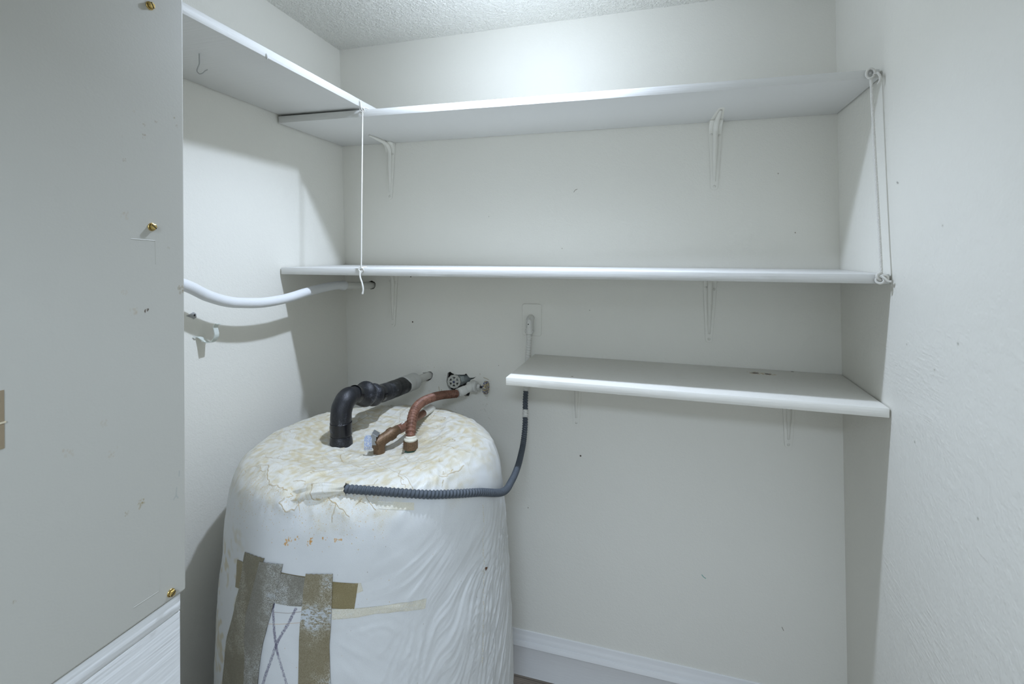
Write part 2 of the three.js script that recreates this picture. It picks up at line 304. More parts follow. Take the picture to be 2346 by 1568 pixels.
{
  const knots = canvas(1024, 512, (x) => {                          // dust, scuffs and two bled-through knots on the boards
    x.fillStyle = '#ffffff'; x.fillRect(0, 0, 1024, 512);
    const X = (m) => (m - 0.75) * 960, Y = (z) => 512 - z * 1200;
    for (let i = 0; i < 1500; i++) { x.globalAlpha = 0.05 + rand() * 0.10; dot(x, rand() * 1024, 90 + rand() * 420, 0.6 + rand() * 1.6, rand() < 0.6 ? '#b9a67e' : '#d8cfb8'); }
    for (let i = 0; i < 70; i++) { x.globalAlpha = 0.12; const a = X(0.85 + rand() * 0.5), b = Y(rand() * 0.22); scratch(x, [[a, b], [a + 10 + rand() * 26, b + rand() * 2]], '#bda77c', 1 + rand()); }
    x.globalAlpha = 1;
    for (const [a, z, r] of [[1.525, 0.066, 14], [1.560, 0.069, 13]]) {
      x.save(); x.translate(X(a), Y(z)); x.scale(1, 1.0); x.globalAlpha = 0.5;
      for (let i = 0; i < 40; i++) { const q = rand() * 6.28, d = r * (0.7 + rand() * 0.8); dot(x, Math.cos(q) * d * 1.2, Math.sin(q) * d, 2.0, '#b59248'); }
      x.globalAlpha = 1; dot(x, 0, 0, r * 0.62, '#2a1512'); dot(x, r * 0.3, 0, r * 0.5, '#38181a'); if (a < 1.54) dot(x, -r * 0.5, 0, r * 0.3, '#8d8681'); x.restore();
    }
    dot(x, X(1.642), Y(0.012), 4, '#4a3c33'); dot(x, X(0.986), Y(0.283), 3, '#7a5a34'); x.globalAlpha = 1; scratch(x, [[X(1.045), Y(0.118)], [X(1.062), Y(0.113)]], '#ffffff', 4);
  });
  knots.wrapS = knots.wrapT = THREE.ClampToEdgeWrapping; knots.repeat.set(960 / 1024, 1200 / 512); knots.offset.set(-0.75 * 960 / 1024, 0);
  const s = thing('shelf_board', 'lowest and shortest white shelf board with two dark knots, right of the tank', 'shelf');
  obj('board', board([[0.8000, YB0 - T, 0.002], [rightX(YB1, 0) - 0.003, YB1 - T, 0.002], [rightX(YB1, 0.354) - 0.004, YB1 - T, 0.3544], [0.7985, YB0 - T, 0.3544]], T, 3), shelfPaint({ map: knots, color: lin(0.88, 0.86, 0.79) }), s);  // board colour lightened to offset the weak light under the middle shelf
}
{
  const y = YT0 + T + 0.006, s = thing('shelf_board', 'white side shelf board along the left wall, lying on the upper shelf end', 'shelf');
  const e = 0.3014;
  const b = obj('board', board([[leftX(y, 1.17) + 0.004, y, 1.17], [leftX(y, 0.004) + 0.004, y, 0.004], [e, y, 0.004], [e + 0.0425 * 1.17, y, 1.17]], T, 4), shelfMat, s);
  obj('paint_drip', [sweep([[0.3345, y + 0.009, 0.795], [0.3362, y + 0.004, 0.7945], [0.3358, y - 0.001, 0.7935], [0.334, y - 0.0035, 0.792]], { n: 16, radial: 10, r: (t) => 0.0013 + 0.0016 * Math.sin(t * 3) })], shelfMat, s);
}

// ------------------------------------------------------------------ brackets
const bracketMat = std(PAINT, { roughness: 0.42, bumpMap: sized(grainT, 0.2), bumpScale: 0.0003 });
function leg(len, w0, w1) {                                         // tapered plate hanging from y = 0, its back on z = 0
  const s = new THREE.Shape(); s.moveTo(-w0, 0); s.lineTo(-w1, -len + w1); s.absarc(0, -len + w1, w1, Math.PI, Math.PI * 2, false); s.lineTo(w0, 0); s.closePath();
  return new THREE.ExtrudeGeometry(s, { depth: 0.0016, bevelEnabled: true, bevelThickness: 0.0007, bevelSize: 0.0007, bevelSegments: 2, curveSegments: 10 }).translate(0, 0, 0.001);
}
function screwAt(x, y, z, parent) {
  const g = [turned([[0, 0.0022], [0.0026, 0.0019], [0.0044, 0.0006], [0.0046, -0.001]], [x, y, z], [x, y, z + 0.01], 16)];
  obj('screw_head', g, bracketMat, parent);
}
function makeBracket() {
  const g = new THREE.Group();
  const wl = obj('wall_leg', leg(0.224, 0.0215, 0.0105), bracketMat, g);
  screwAt(0.0125, -0.046, 0.0033, wl); screwAt(-0.0125, -0.040, 0.0033, wl); screwAt(0, -0.2125, 0.0033, wl);
  const arm = obj('shelf_arm', leg(0.172, 0.0215, 0.0085).rotateX(-Math.PI / 2), bracketMat, g);
  const p = [[0, -0.196, 0.0028], [0, -0.15, 0.0034], [0, -0.09, 0.005], [0, -0.045, 0.006], [0, -0.025, 0.0105], [0, -0.0125, 0.024], [0, -0.0065, 0.046], [0, -0.0042, 0.090], [0, -0.003, 0.152]];
  obj('rib', sweep(p, { n: 50, radial: 14, r: (t) => 0.0028 + 0.0050 * Math.pow(Math.sin(clamp(t * 0.98 + 0.01) * Math.PI), 0.8), squash: 1.1 }), bracketMat, g);
  const web = new THREE.Shape(); web.moveTo(0, 0); web.lineTo(0, -0.036); web.lineTo(0.0022, -0.036); web.quadraticCurveTo(0.0050, -0.005, 0.036, -0.0022); web.lineTo(0.036, 0); web.closePath();
  obj('gusset', new THREE.ExtrudeGeometry(web, { depth: 0.0375, bevelEnabled: true, bevelThickness: 0.0015, bevelSize: 0.001, bevelSegments: 3, curveSegments: 14 }).translate(0, 0, -0.01875).rotateY(-Math.PI / 2).translate(0, -0.0012, 0.001), bracketMat, g);
  return g;
}
const bracketProto = makeBracket();
[[0.2035, YT0, 'left white painted shelf bracket under the upper shelf, near the hanging cord'], [1.4125, YT0 - 0.0041, 'right white painted shelf bracket under the upper shelf, with rounded elbow and screws'],
  [0.2160, YM0 - T, 'left white shelf bracket under the middle shelf, beside the insulated white pipe'], [1.3985, YM1 - T - 0.0004, 'right white shelf bracket under the middle shelf, high above the lowest shelf'],
  [0.9540, YB0 - T - 0.0006, 'left white shelf bracket under the lowest shelf, beside the hanging conduit'], [1.6345, YB1 - T + 0.0008, 'right white shelf bracket under the lowest shelf, near the right corner']].forEach(([x, y, label], i) => {
  const b = i ? bracketProto.clone() : bracketProto;
  b.name = numbered('shelf_bracket'); b.position.set(x, y - 0.0006, 0.0004); b.rotation.z = -0.012 * (i < 4 ? 1 : 0); scene.add(b);
  tag(b, label, 'bracket', 'white shelf brackets on the back wall');
});

// ------------------------------------------------------------------ cords
const cordMat = std(lin(0.80, 0.78, 0.72), { roughness: 0.85 });
function twisted(pts, R, pitch, strands = 3) {
  const c = new THREE.CatmullRomCurve3(pts.map((p) => V(...p))), len = c.getLength(), out = [];
  const n = Math.max(12, Math.round(len / pitch * 9)), d = c.getPointAt(1).sub(c.getPointAt(0)).normalize(), u = V(0, 0, 1).cross(d).normalize(), w = d.clone().cross(u);
  for (let k = 0; k < strands; k++) {
    const q = []; for (let i = 0; i <= n; i++) { const a = i / 9 * 6.2832 + k * 6.2832 / strands, p = c.getPointAt(i / n); q.push(p.addScaledVector(u, Math.cos(a) * R * 0.5).addScaledVector(w, Math.sin(a) * R * 0.5).toArray()); }
    out.push(sweep(q, { n, radial: 6, r: R * 0.56 }));
  }
  return out;
}
{
  const c = thing('cord', 'thin white cord hanging taut from the upper shelf near the left corner', 'cord');
  obj('cord_run', twisted([[0.3285, 2.018, 0.3845], [0.3275, 1.76, 0.3885], [0.3265, 1.516, 0.3905]], 0.0023, 0.012), cordMat, c);
  obj('knot', new THREE.TorusKnotGeometry(0.0055, 0.0021, 60, 8, 2, 3).scale(1, 1.35, 0.8).translate(0.3275, 2.017, 0.3855), cordMat, c);
  obj('knot', new THREE.TorusKnotGeometry(0.0062, 0.0023, 60, 8, 2, 3).scale(1, 1.2, 0.7).translate(0.3265, 1.508, 0.3915), cordMat, c);
  obj('cord_tail', sweep([[0.3275, 2.017, 0.387], [0.326, 2.026, 0.388], [0.3235, 2.035, 0.387], [0.3225, 2.043, 0.387], [0.318, 2.049, 0.386]], { n: 24, radial: 8, r: (t) => 0.0025 + 0.0007 * (t > 0.85) }), cordMat, c);
  obj('cord_tail', sweep([[0.3245, 1.507, 0.394], [0.326, 1.488, 0.396], [0.334, 1.465, 0.396], [0.337, 1.445, 0.396], [0.334, 1.432, 0.396]], { n: 30, radial: 8, r: (t) => 0.0027 + 0.0007 * (t > 0.9) }), cordMat, c);
  obj('cord_loop', sweep([[0.3285, 2.026, 0.384], [0.328, 2.030, 0.370], [0.328, 2.031, 0.352]], { n: 12, radial: 8, r: 0.0023 }), cordMat, c);
  obj('cord_loop', sweep([[0.3265, 1.512, 0.390], [0.326, 1.5165, 0.380], [0.326, 1.5170, 0.36]], { n: 12, radial: 8, r: 0.0023 }), cordMat, c);
}
{
  const c = thing('cord', 'twisted white cord hanging beside the right wall between upper and middle shelves', 'cord');
  obj('cord_run', twisted([[1.7335, 1.996, 0.3415], [1.7395, 1.80, 0.352], [1.7455, 1.60, 0.366], [1.7470, 1.518, 0.3735]], 0.0036, 0.011), cordMat, c);
  obj('cord_loop', sweep([[1.7290, 1.996, 0.341], [1.7240, 2.004, 0.340], [1.7260, 2.016, 0.339], [1.7335, 2.0205, 0.339], [1.7400, 2.016, 0.340], [1.7405, 2.006, 0.342], [1.7345, 1.997, 0.345], [1.7275, 1.995, 0.345]], { n: 50, radial: 8, r: 0.0027 }), cordMat, c);
  obj('cord_tail', twisted([[1.7370, 2.004, 0.345], [1.7430, 2.006, 0.349], [1.7480, 1.998, 0.352], [1.7485, 1.986, 0.352], [1.7450, 1.978, 0.350]], 0.0031, 0.010), cordMat, c);
  obj('knot', new THREE.TorusKnotGeometry(0.0085, 0.0030, 80, 8, 2, 3).scale(1, 1, 0.62).translate(1.7462, 1.5055, 0.3755), cordMat, c);
  obj('cord_tail', sweep([[1.7455, 1.510, 0.381], [1.751, 1.505, 0.384], [1.757, 1.499, 0.385], [1.763, 1.4985, 0.386]], { n: 16, radial: 8, r: 0.0029 }), cordMat, c);
}

// ------------------------------------------------------------------ water heater in its insulating blanket
const TX = 0.46, TZ = 0.53, TH0 = 0.562;
let prof = [[0, 1.02], [0.10, 1.02], [0.17, 1.032], [0.235, 1.046], [0.29, 1.044], [0.335, 1.022], [0.358, 0.975], [0.367, 0.90], [0.376, 0.80], [0.384, 0.70], [0.391, 0.58], [0.396, 0.45], [0.40, 0.30], [0.40, 0.03], [0.37, 0.015]];
for (let k = 0; k < 3; k++) { const q = [prof[0]]; for (let i = 0; i + 1 < prof.length; i++) { const a = prof[i], b = prof[i + 1]; q.push([0.75 * a[0] + 0.25 * b[0], 0.75 * a[1] + 0.25 * b[1]], [0.25 * a[0] + 0.75 * b[0], 0.25 * a[1] + 0.75 * b[1]]); } q.push(prof[prof.length - 1]); prof = q; }
const arc = [0]; for (let i = 1; i < prof.length; i++) arc.push(arc[i - 1] + Math.hypot(prof[i][0] - prof[i - 1][0], prof[i][1] - prof[i - 1][1]));
const SEND = arc[arc.length - 1];
function profileAt(s) {                                             // [r, y, outward r, outward y]
  let i = 1; while (i < arc.length - 1 && arc[i] < s) i++;
  const t = clamp((s - arc[i - 1]) / (arc[i] - arc[i - 1])), a = prof[i - 1], b = prof[i], l = arc[i] - arc[i - 1];
  return [mix(a[0], b[0], t), mix(a[1], b[1], t), -(b[1] - a[1]) / l, (b[0] - a[0]) / l];
}
// folds and creases, as [angle, distance along the profile] from the crown
const creases = [   // traced folds of the film
  [[-0.649, 0.318], [-0.586, 0.299], [-0.494, 0.284], [-0.333, 0.31], [-0.266, 0.318], [-0.15, 0.321], [-0.059, 0.323]],
  [[-0.761, 0.287], [-0.597, 0.253], [-0.297, 0.193]], [[-0.428, 0.098], [0.474, 0.195], [0.434, 0.228]],
  [[0.439, 0.146], [0.558, 0.136], [0.732, 0.259], [0.814, 0.299], [0.828, 0.332]], [[1.077, 0.157], [0.964, 0.207], [1.018, 0.247], [1.072, 0.273]],
  [[0.799, 0.257], [0.755, 0.286], [0.784, 0.301]], [[1.054, 0.318], [1.105, 0.329], [1.166, 0.325], [1.231, 0.329], [1.303, 0.323]],
  [[1.586, 0.195], [1.459, 0.263], [1.493, 0.305]], [[0.026, 0.302], [0.118, 0.303], [0.217, 0.324], [0.316, 0.342], [0.414, 0.367]], [[0.316, 0.342], [0.311, 0.376]],
  [[0.503, 0.331], [0.571, 0.359]], [[-0.056, 0.337], [-0.076, 0.349], [0, 0.363], [0.058, 0.357], [0.111, 0.33], [0.193, 0.316], [0.339, 0.326]],
  [[0.339, 0.253], [0.453, 0.228]], [[0.588, 0.28], [0.56, 0.297], [0.459, 0.303]]];
const gathers = [[creases[0], 0.0035], [creases[8], 0.004], [creases[11], 0.0065], [creases[10], 0.003], [creases[3], 0.0025], [creases[6], 0.003]];
function wiggle(c) { const out = []; for (let i = 0; i + 1 < c.length; i++) for (let k = 0; k < 6; k++) { const t = k / 6, a = mix(c[i][0], c[i + 1][0], t), s = mix(c[i][1], c[i + 1][1], t); out.push([a + 0.016 * noise(a * 30, s * 90, 1.3), s + 0.0055 * noise(a * 28, s * 80, 6.1)]); } out.push(c[c.length - 1]); return out; }
function toLine(pts, a, s) {                                        // signed distance in metres to a crease
  let best = 9, side = 1; const R = Math.max(0.08, profileAt(s)[0]);
  for (let i = 0; i + 1 < pts.length; i++) {
    const ax = pts[i][0] * R, ay = pts[i][1], bx = pts[i + 1][0] * R - ax, by = pts[i + 1][1] - ay, px = a * R - ax, py = s - ay, t = clamp((px * bx + py * by) / (bx * bx + by * by));
    const dx = px - bx * t, dy = py - by * t, d = Math.hypot(dx, dy); if (d < best) { best = d; side = Math.sign(bx * py - by * px) || 1; }
  }
  return best * side;
}
const ridge = (v) => 1 - Math.abs(v);
function blanketLift(a, s) {
  const R = profileAt(s)[0], x = Math.sin(a) * R, z = Math.cos(a) * R, rel = a - TH0, top = 1 - smooth(0.30, 0.44, s);
  let h = 0.006 * fbm(x * 4, s * 4, z * 4, 3) + 0.003 * fbm(x * 14, s * 14, z * 14, 2);
  // slanting pull folds round the side
  const side = smooth(0.40, 0.56, s), u = a * 0.38, low = smooth(0.54, 0.64, s);
  const tilt = mix(mix(0.15, 0.45, smooth(0.5, 1.4, a)), mix(-0.75, mix(0.35, 1.15, smooth(1.0, 1.5, a)), smooth(0.55, 0.95, a)), low);
  const bend = 0.012 * noise(u * 9, s * 9, 2.2), across = s + u * tilt + bend, alongF = u - s * tilt, strong = 0.25 + 0.75 * smooth(0.30, 0.9, a);
  h += side * strong * 0.0022 * (Math.pow(ridge(noise(across * 30, alongF * 5, 7.7) * 1.6), 2) - 0.5);
  h += side * strong * 0.0011 * (Math.pow(ridge(noise(across * 68 + 3, alongF * 9, 1.9) * 1.6), 2) - 0.5);
  h += low * smooth(0.33, 0.40, a) * (1 - smooth(0.5, 1.0, a)) * 0.0022 * (Math.pow(ridge(noise((s - u * 0.9) * 44, (u + s) * 3, 4.9) * 1.6), 3) - 0.3);
  h += side * smooth(1.05, 1.5, a) * 0.0022 * (Math.pow(ridge(noise((s * 0.8 + u * 1.1) * 36, (u * 0.8 - s) * 6, 3.3) * 1.5), 3) - 0.4);
  // crumpled crown
  h += top * 0.0030 * (Math.pow(ridge(noise(x * 17 + 2 * noise(x * 8, z * 8, 1.1), z * 9, 5.5) * 1.7), 3) - 0.4);
  h += top * 0.0022 * (Math.pow(ridge(noise(x * 34, z * 22, 8.5) * 1.7), 4) - 0.3);
  if (s > 0.24 && s < 0.40 && rel > -1.5 && rel < 1.2) for (const [line, amp] of gathers) { const d = toLine(line, a, s); if (Math.abs(d) < 0.04) h += amp * Math.exp(-Math.abs(d) / (d > 0 ? 0.012 : 0.004)); }
  return h * smooth(0.0, 0.06, s) * (1 - smooth(SEND - 0.05, SEND, s));
}
function tankPoint(a, s, off = 0) {
  const [r, y, nr, ny] = profileAt(s), h = blanketLift(a, s) + off, R = r + nr * h;
  return [TX + R * Math.sin(a), y + ny * h, TZ + R * Math.cos(a)];
}
const SCALE_A = 2048 / Math.PI, SCALE_S = 1400;                     // texture pixels per radian and per metre
const blanketMap = canvas(2048, Math.round(SEND * SCALE_S), (x, w, h) => {
  const im = x.createImageData(w, h), d = im.data;
  for (let j = 0; j < h; j++) {
    const s = j / SCALE_S, R = profileAt(s)[0];
    for (let i = 0; i < w; i++) {
      const a = TH0 + (i / w - 0.5) * Math.PI, px = Math.sin(a) * R, pz = Math.cos(a) * R, k = (j * w + i) * 4, g = rand();
      // dirt lies as grains and blots, thickest on the crown and low on the left
      const blot = fbm(px * 9, s * 9, pz * 9, 3), fine = noise(px * 55, s * 55, pz * 55), stripe = noise(px * 90 + pz * 30, s * 40, pz * 12 - px * 20);
      const crown = 1 - smooth(0.28, 0.41, s + 0.14 * blot), left = (1 - smooth(-0.95, -0.78, a - TH0 + 0.25 * blot)) * smooth(0.42, 0.55, s + 0.2 * blot);
      let dirt = crown * (0.20 + 0.55 * smooth(-0.35, 0.55, 0.7 * blot + 0.5 * fine + 0.5 * stripe) + 0.25 * (g - 0.5)) + left * smooth(0.0, 0.4, blot + 0.6 * fine) * 0.6;
      if (s < 0.40) dirt += (g > 0.93 ? 0.35 : 0) * (1 - smooth(0.34, 0.40, s + 0.12 * blot));
      d[k] = mix(216, 192, dirt); d[k + 1] = mix(217, 177, dirt); d[k + 2] = mix(215, 138, dirt); d[k + 3] = 255;
    }
  }
  x.putImageData(im, 0, 0);
  const X = (a) => w / 2 + (a - TH0) * SCALE_A, Y = (s) => s * SCALE_S, L = (pts, c, wd, al = 1) => { x.globalAlpha = al; scratch(x, pts.map(([a, s]) => [X(a), Y(s)]), c, wd); x.globalAlpha = 1; };
  for (const c of creases) { const q = wiggle(c); L(q, '#a9946a', 2.0, 0.7); L(q.map(([a, s]) => [a + 0.003, s + 0.0015]), '#75654a', 1.0, 0.75); }
  for (let i = 0; i < 520; i++) {                                   // hairline dirt in the crumples of the crown
    let a = TH0 + (rand() - 0.5) * 2.9, s = 0.06 + rand() * 0.27; const p = [[a, s]], turn = rand() * 6.28; for (let k = 0; k < 3; k++) { const R = Math.max(0.08, profileAt(s)[0]); a += (Math.cos(turn) * 0.012 + (rand() - 0.5) * 0.006) / R; s += Math.sin(turn) * 0.010 + (rand() - 0.5) * 0.005; p.push([a, s]); }
    L(p, rand() < 0.5 ? '#b5a078' : '#9d885f', 0.7 + rand() * 0.7, 0.18 + rand() * 0.3);
  }
  for (let i = 0; i < 70; i++) {                                    // short cracks in the film
    let a = TH0 + (rand() - 0.5) * 2.6, s = 0.08 + rand() * 0.26; const p = [[a, s]], q = rand() < 0.6 ? 0.010 : 0.0; for (let k = 0; k < 4; k++) { a += (rand() - 0.5) * 0.09; s += q * (rand() - 0.2) + (rand() - 0.5) * 0.012; p.push([a, s]); }
    L(p, rand() < 0.4 ? '#8d754b' : '#b39a69', 1.0 + rand() * 1.2, 0.4 + rand() * 0.4);
  }
  for (let i = 0; i < 900; i++) { const a = TH0 - 1.1 + rand() * 1.2, s = 0.315 + rand() * rand() * 0.13; x.globalAlpha = 0.35 + rand() * 0.4; dot(x, X(a), Y(s), 0.5 + rand() * 1.1, '#c49a55'); }   // rust-coloured specks on the shoulder
  for (const [a, s] of [[0.037, 0.418], [0.06, 0.415], [0.05, 0.42], [0.106, 0.411], [0.195, 0.412], [0.19, 0.415], [0.278, 0.408], [0.345, 0.41], [0.361, 0.413], [0.186, 0.421], [0.034, 0.426]])
    for (let k = 0; k < 5; k++) { x.globalAlpha = 0.55; dot(x, X(a + (rand() - 0.5) * 0.03), Y(s + (rand() - 0.5) * 0.008), 1 + rand() * 2.3, '#cc8a3e'); }
  for (let i = 0; i < 160; i++) { x.globalAlpha = 0.5; dot(x, X(TH0 + (rand() - 0.5) * 2.8), Y(0.42 + rand() * 0.6), 0.6 + rand() * 0.9, rand() < 0.6 ? '#b98f4f' : '#7b6a55'); }
  x.globalAlpha = 1;
  for (let k = 0; k < 70; k++) { const t = k / 70, a = mix(1.371, 1.25, t) + (rand() - 0.5) * 0.012, s = mix(0.434, 0.80, t); x.globalAlpha = 0.4; dot(x, X(a), Y(s), 1.4 + rand() * 2, '#cbb88c'); }   // yellowed seam
  x.globalAlpha = 1; x.fillStyle = '#5d3a22'; x.beginPath(); x.moveTo(X(1.335), Y(0.580)); x.lineTo(X(1.362), Y(0.583)); x.lineTo(X(1.34), Y(0.590)); x.fill();
  L([[-0.02, 0.568], [0.08, 0.563], [0.166, 0.556]], '#9c9187', 1.6, 0.8); L([[-0.053, 0.595], [0.165, 0.577]], '#c7a88a', 1.6, 0.7);
  // the big felt-pen cross, in broken strokes
  for (const line of [[[-0.024, 0.548], [-0.029, 0.562], [-0.012, 0.595], [0.006, 0.623], [0.029, 0.65], [0.089, 0.702], [0.16, 0.76]], [[0.125, 0.551], [0.08, 0.585], [0.03, 0.617], [0.003, 0.642], [-0.036, 0.684], [-0.064, 0.716], [-0.10, 0.76]]])
    for (let i = 0; i + 1 < line.length; i++) for (let k = 0; k < 420; k++) { const t = rand(), a = mix(line[i][0], line[i + 1][0], t), s = mix(line[i][1], line[i + 1][1], t); x.globalAlpha = 0.20; dot(x, X(a) + (rand() - 0.5) * 11, Y(s) + (rand() - 0.5) * 4, 0.7 + rand() * 0.8, rand() < 0.5 ? '#46445c' : '#5d5768'); }
  x.globalAlpha = 1;
});
blanketMap.wrapS = THREE.MirroredRepeatWrapping; blanketMap.wrapT = THREE.ClampToEdgeWrapping;
const blanketMat = new THREE.MeshPhysicalMaterial({ color: 0xffffff, map: blanketMap, roughness: 0.46, bumpMap: sized(grainT, 0.14), bumpScale: 0.0002 });
const heater = thing('water_heater', 'large water heater wrapped in a stained white insulation blanket patched with tape', 'water heater', [TX, 0, TZ]);
{
  const na = 460, ns = 300, pos = [], uv = [], idx = [];
  for (let j = 0; j <= ns; j++) { const s = j / ns * SEND; for (let i = 0; i <= na; i++) { const a = TH0 - Math.PI / 2 + i / na * Math.PI * 2, p = tankPoint(i === na ? TH0 - Math.PI / 2 : a, s); pos.push(p[0] - TX, p[1], p[2] - TZ); uv.push((a - TH0) / Math.PI + 0.5, 1 - s / SEND); } }
  for (let j = 0; j < ns; j++) for (let i = 0; i < na; i++) { const k = j * (na + 1) + i; idx.push(k, k + na + 1, k + 1, k + 1, k + na + 1, k + na + 2); }
  const g = new THREE.BufferGeometry(); g.setAttribute('position', new THREE.Float32BufferAttribute(pos, 3)); g.setAttribute('uv', new THREE.Float32BufferAttribute(uv, 2)); g.setIndex(idx); g.computeVertexNormals();
  blanketMat.bumpMap.repeat.set(12, 10);
  obj('insulation_blanket', g, blanketMat, heater);
}
{                                                                   // the film bunched round the conduit where it goes in
  const pts = [[0.375, 0.3150, 0.0075], [0.33, 0.3140, 0.0050], [0.26, 0.3145, -0.002], [0.14, 0.317, -0.010], [0.0, 0.322, -0.022]].map(([a, s, o]) => { const p = tankPoint(a, s, o); return [p[0] - TX, p[1], p[2] - TZ]; });
  const g = sweep(pts, { n: 60, radial: 40, r: (t, a) => (0.0122 + 0.0090 * smooth(0.05, 0.5, t) + 0.002 * t) * (1 + 0.20 * noise(Math.cos(a) * 2.5, Math.sin(a) * 2.5, t * 2.5) + 0.09 * Math.sin(a * 7 + t * 5) + 0.05 * Math.sin(a * 13 - t * 7)), caps: false });
  const uv = g.attributes.uv, p = g.attributes.position; for (let i = 0; i < uv.count; i++) uv.setXY(i, (Math.atan2(p.getX(i), p.getZ(i)) - TH0) / Math.PI + 0.5, 1 - (0.315 + 0.5 * (1.03 - p.getY(i))) / SEND);
  obj('blanket_gather', g, blanketMat, heater);
}
// parcel-tape strips stuck over the access patch
function polyAt(p, t) { const f = t * (p.length - 1), i = Math.min(p.length - 2, Math.floor(f)); return [mix(p[i][0], p[i + 1][0], f - i), mix(p[i][1], p[i + 1][1], f - i)]; }
function tapeStrip(e0, e1, lift, mat, label, n = 40, m = 10) {
  const pos = [], uv = [], idx = [], top = [];
  for (const o of [lift, lift - 0.0006]) for (let i = 0; i <= n; i++) for (let j = 0; j <= m; j++) {
    const t = i / n, a = polyAt(e0, t), b = polyAt(e1, t), jag = (i === 0 || i === n) ? 0.0012 * (j % 2) : 0, q = [mix(a[0], b[0], j / m), mix(a[1], b[1], j / m) + jag];
    const p = tankPoint(q[0], q[1], o + 0.0005 * fbm(q[0] * 20, q[1] * 40, 4.4, 2)); pos.push(p[0] - TX, p[1], p[2] - TZ); uv.push(q[0] * 0.38, q[1]);
  }
  const K = (n + 1) * (m + 1);
  for (let i = 0; i < n; i++) for (let j = 0; j < m; j++) { const k = i * (m + 1) + j; idx.push(k, k + m + 1, k + 1, k + 1, k + m + 1, k + m + 2, K + k, K + k + 1, K + k + m + 1, K + k + 1, K + k + m + 2, K + k + m + 1); }
  const rim = (k, l) => idx.push(k, l, k + K, l, l + K, k + K);
  for (let i = 0; i < n; i++) { rim(i * (m + 1), (i + 1) * (m + 1)); rim(i * (m + 1) + m, (i + 1) * (m + 1) + m); }
  for (let j = 0; j < m; j++) { rim(j, j + 1); rim(n * (m + 1) + j, n * (m + 1) + j + 1); }
  const g = new THREE.BufferGeometry(); g.setAttribute('position', new THREE.Float32BufferAttribute(pos, 3)); g.setAttribute('uv', new THREE.Float32BufferAttribute(uv, 2)); g.setIndex(idx); g.computeVertexNormals();
  const o = obj('tape_strip', g, mat, heater); if (label) o.userData.label = label; return o;
}
function tapeMat(seed, dark, light, worn) {                         // brown film, glittering fibres, rubbed patches showing white
  const grains = tile(512, [[256, 256, 0.55], [512, 512, 0.45]], seed), blots = tile(512, [[4, 4, 0.5], [9, 9, 0.3], [24, 24, 0.2]], seed + 1), rub = tile(512, [[30, 90, 0.6], [60, 160, 0.4]], seed + 2);
  const t = dataTexture(grains, 512, (v, i) => { const g = smooth(0.32, 0.72, v), b = smooth(0.35, 0.65, blots[i]), r = worn * smooth(0.55, 0.72, blots[i]) * smooth(0.42, 0.60, rub[i] * 0.7 + v * 0.3); return [0, 1, 2].map((k) => mix(mix(mix(dark[k], light[k], g * (0.45 + 0.55 * b)), dark[k] * 1.12, 0.35 * (1 - b)), [196, 202, 206][k], r)); }, true);
  t.repeat.set(1 / 0.28, 1 / 0.28);
  return new THREE.MeshPhysicalMaterial({ map: t, roughness: 0.4, clearcoat: 0.25, clearcoatRoughness: 0.35, side: THREE.DoubleSide });
}
const tapeA = tapeMat(60, [106, 99, 78], [176, 170, 150], 0.15), tapeB = tapeMat(64, [112, 108, 96], [192, 191, 182], 0.45), tapeC = tapeMat(68, [118, 108, 82], [188, 183, 168], 0.95), tapeD = tapeMat(72, [124, 112, 78], [164, 152, 118], 0.05), tapeE = tapeMat(76, [206, 200, 180], [226, 222, 208], 0.2);
tapeStrip([[-0.371, 0.496], [-0.147, 0.487], [0.025, 0.484], [0.176, 0.486], [0.334, 0.494], [0.473, 0.501]], [[-0.371, 0.556], [-0.178, 0.545], [-0.015, 0.549], [0.164, 0.545], [0.335, 0.547], [0.454, 0.551]], 0.0012, tapeD, 'brown tape strip running across the top of the patch');
tapeStrip([[-0.297, 0.47], [-0.312, 0.52], [-0.329, 0.557], [-0.367, 0.616], [-0.427, 0.685], [-0.45, 0.80]], [[-0.111, 0.464], [-0.169, 0.521], [-0.195, 0.547], [-0.227, 0.599], [-0.2, 0.675], [-0.18, 0.80]], 0.0022, tapeA, 'dark brown tape strip down the left of the patch');
tapeStrip([[-0.144, 0.473], [-0.195, 0.547], [-0.227, 0.599], [-0.229, 0.638], [-0.21, 0.683], [-0.20, 0.80]], [[0.03, 0.465], [-0.016, 0.546], [-0.047, 0.589], [-0.075, 0.638], [-0.09, 0.683], [-0.11, 0.80]], 0.0032, tapeB, 'grey-brown tape strip left of the pen cross');
tapeStrip([[-0.02, 0.4845], [0.08, 0.485], [0.176, 0.487]], [[-0.03, 0.548], [0.08, 0.547], [0.166, 0.545]], 0.0026, tapeB, 'pale speckled tape piece between the two upright strips', 14);
tapeStrip([[0.176, 0.479], [0.168, 0.509], [0.164, 0.545], [0.158, 0.585], [0.157, 0.623], [0.164, 0.697], [0.17, 0.80]], [[0.333, 0.477], [0.333, 0.508], [0.332, 0.545], [0.33, 0.583], [0.324, 0.621], [0.336, 0.694], [0.34, 0.80]], 0.0036, tapeC, 'worn brown tape strip with silvery scuffs right of the pen cross');
tapeStrip([[0.333, 0.548], [0.454, 0.55], [0.567, 0.553], [0.715, 0.558], [0.862, 0.567]], [[0.334, 0.569], [0.455, 0.569], [0.567, 0.568], [0.714, 0.576], [0.852, 0.587]], 0.0012, tapeE, 'narrow cream tape strip pointing right', 40, 6);
tapeStrip([[0.455, 0.4995], [0.489, 0.501]], [[0.468, 0.521], [0.501, 0.518]], 0.0008, tapeE, 'clear tape end', 8, 6);
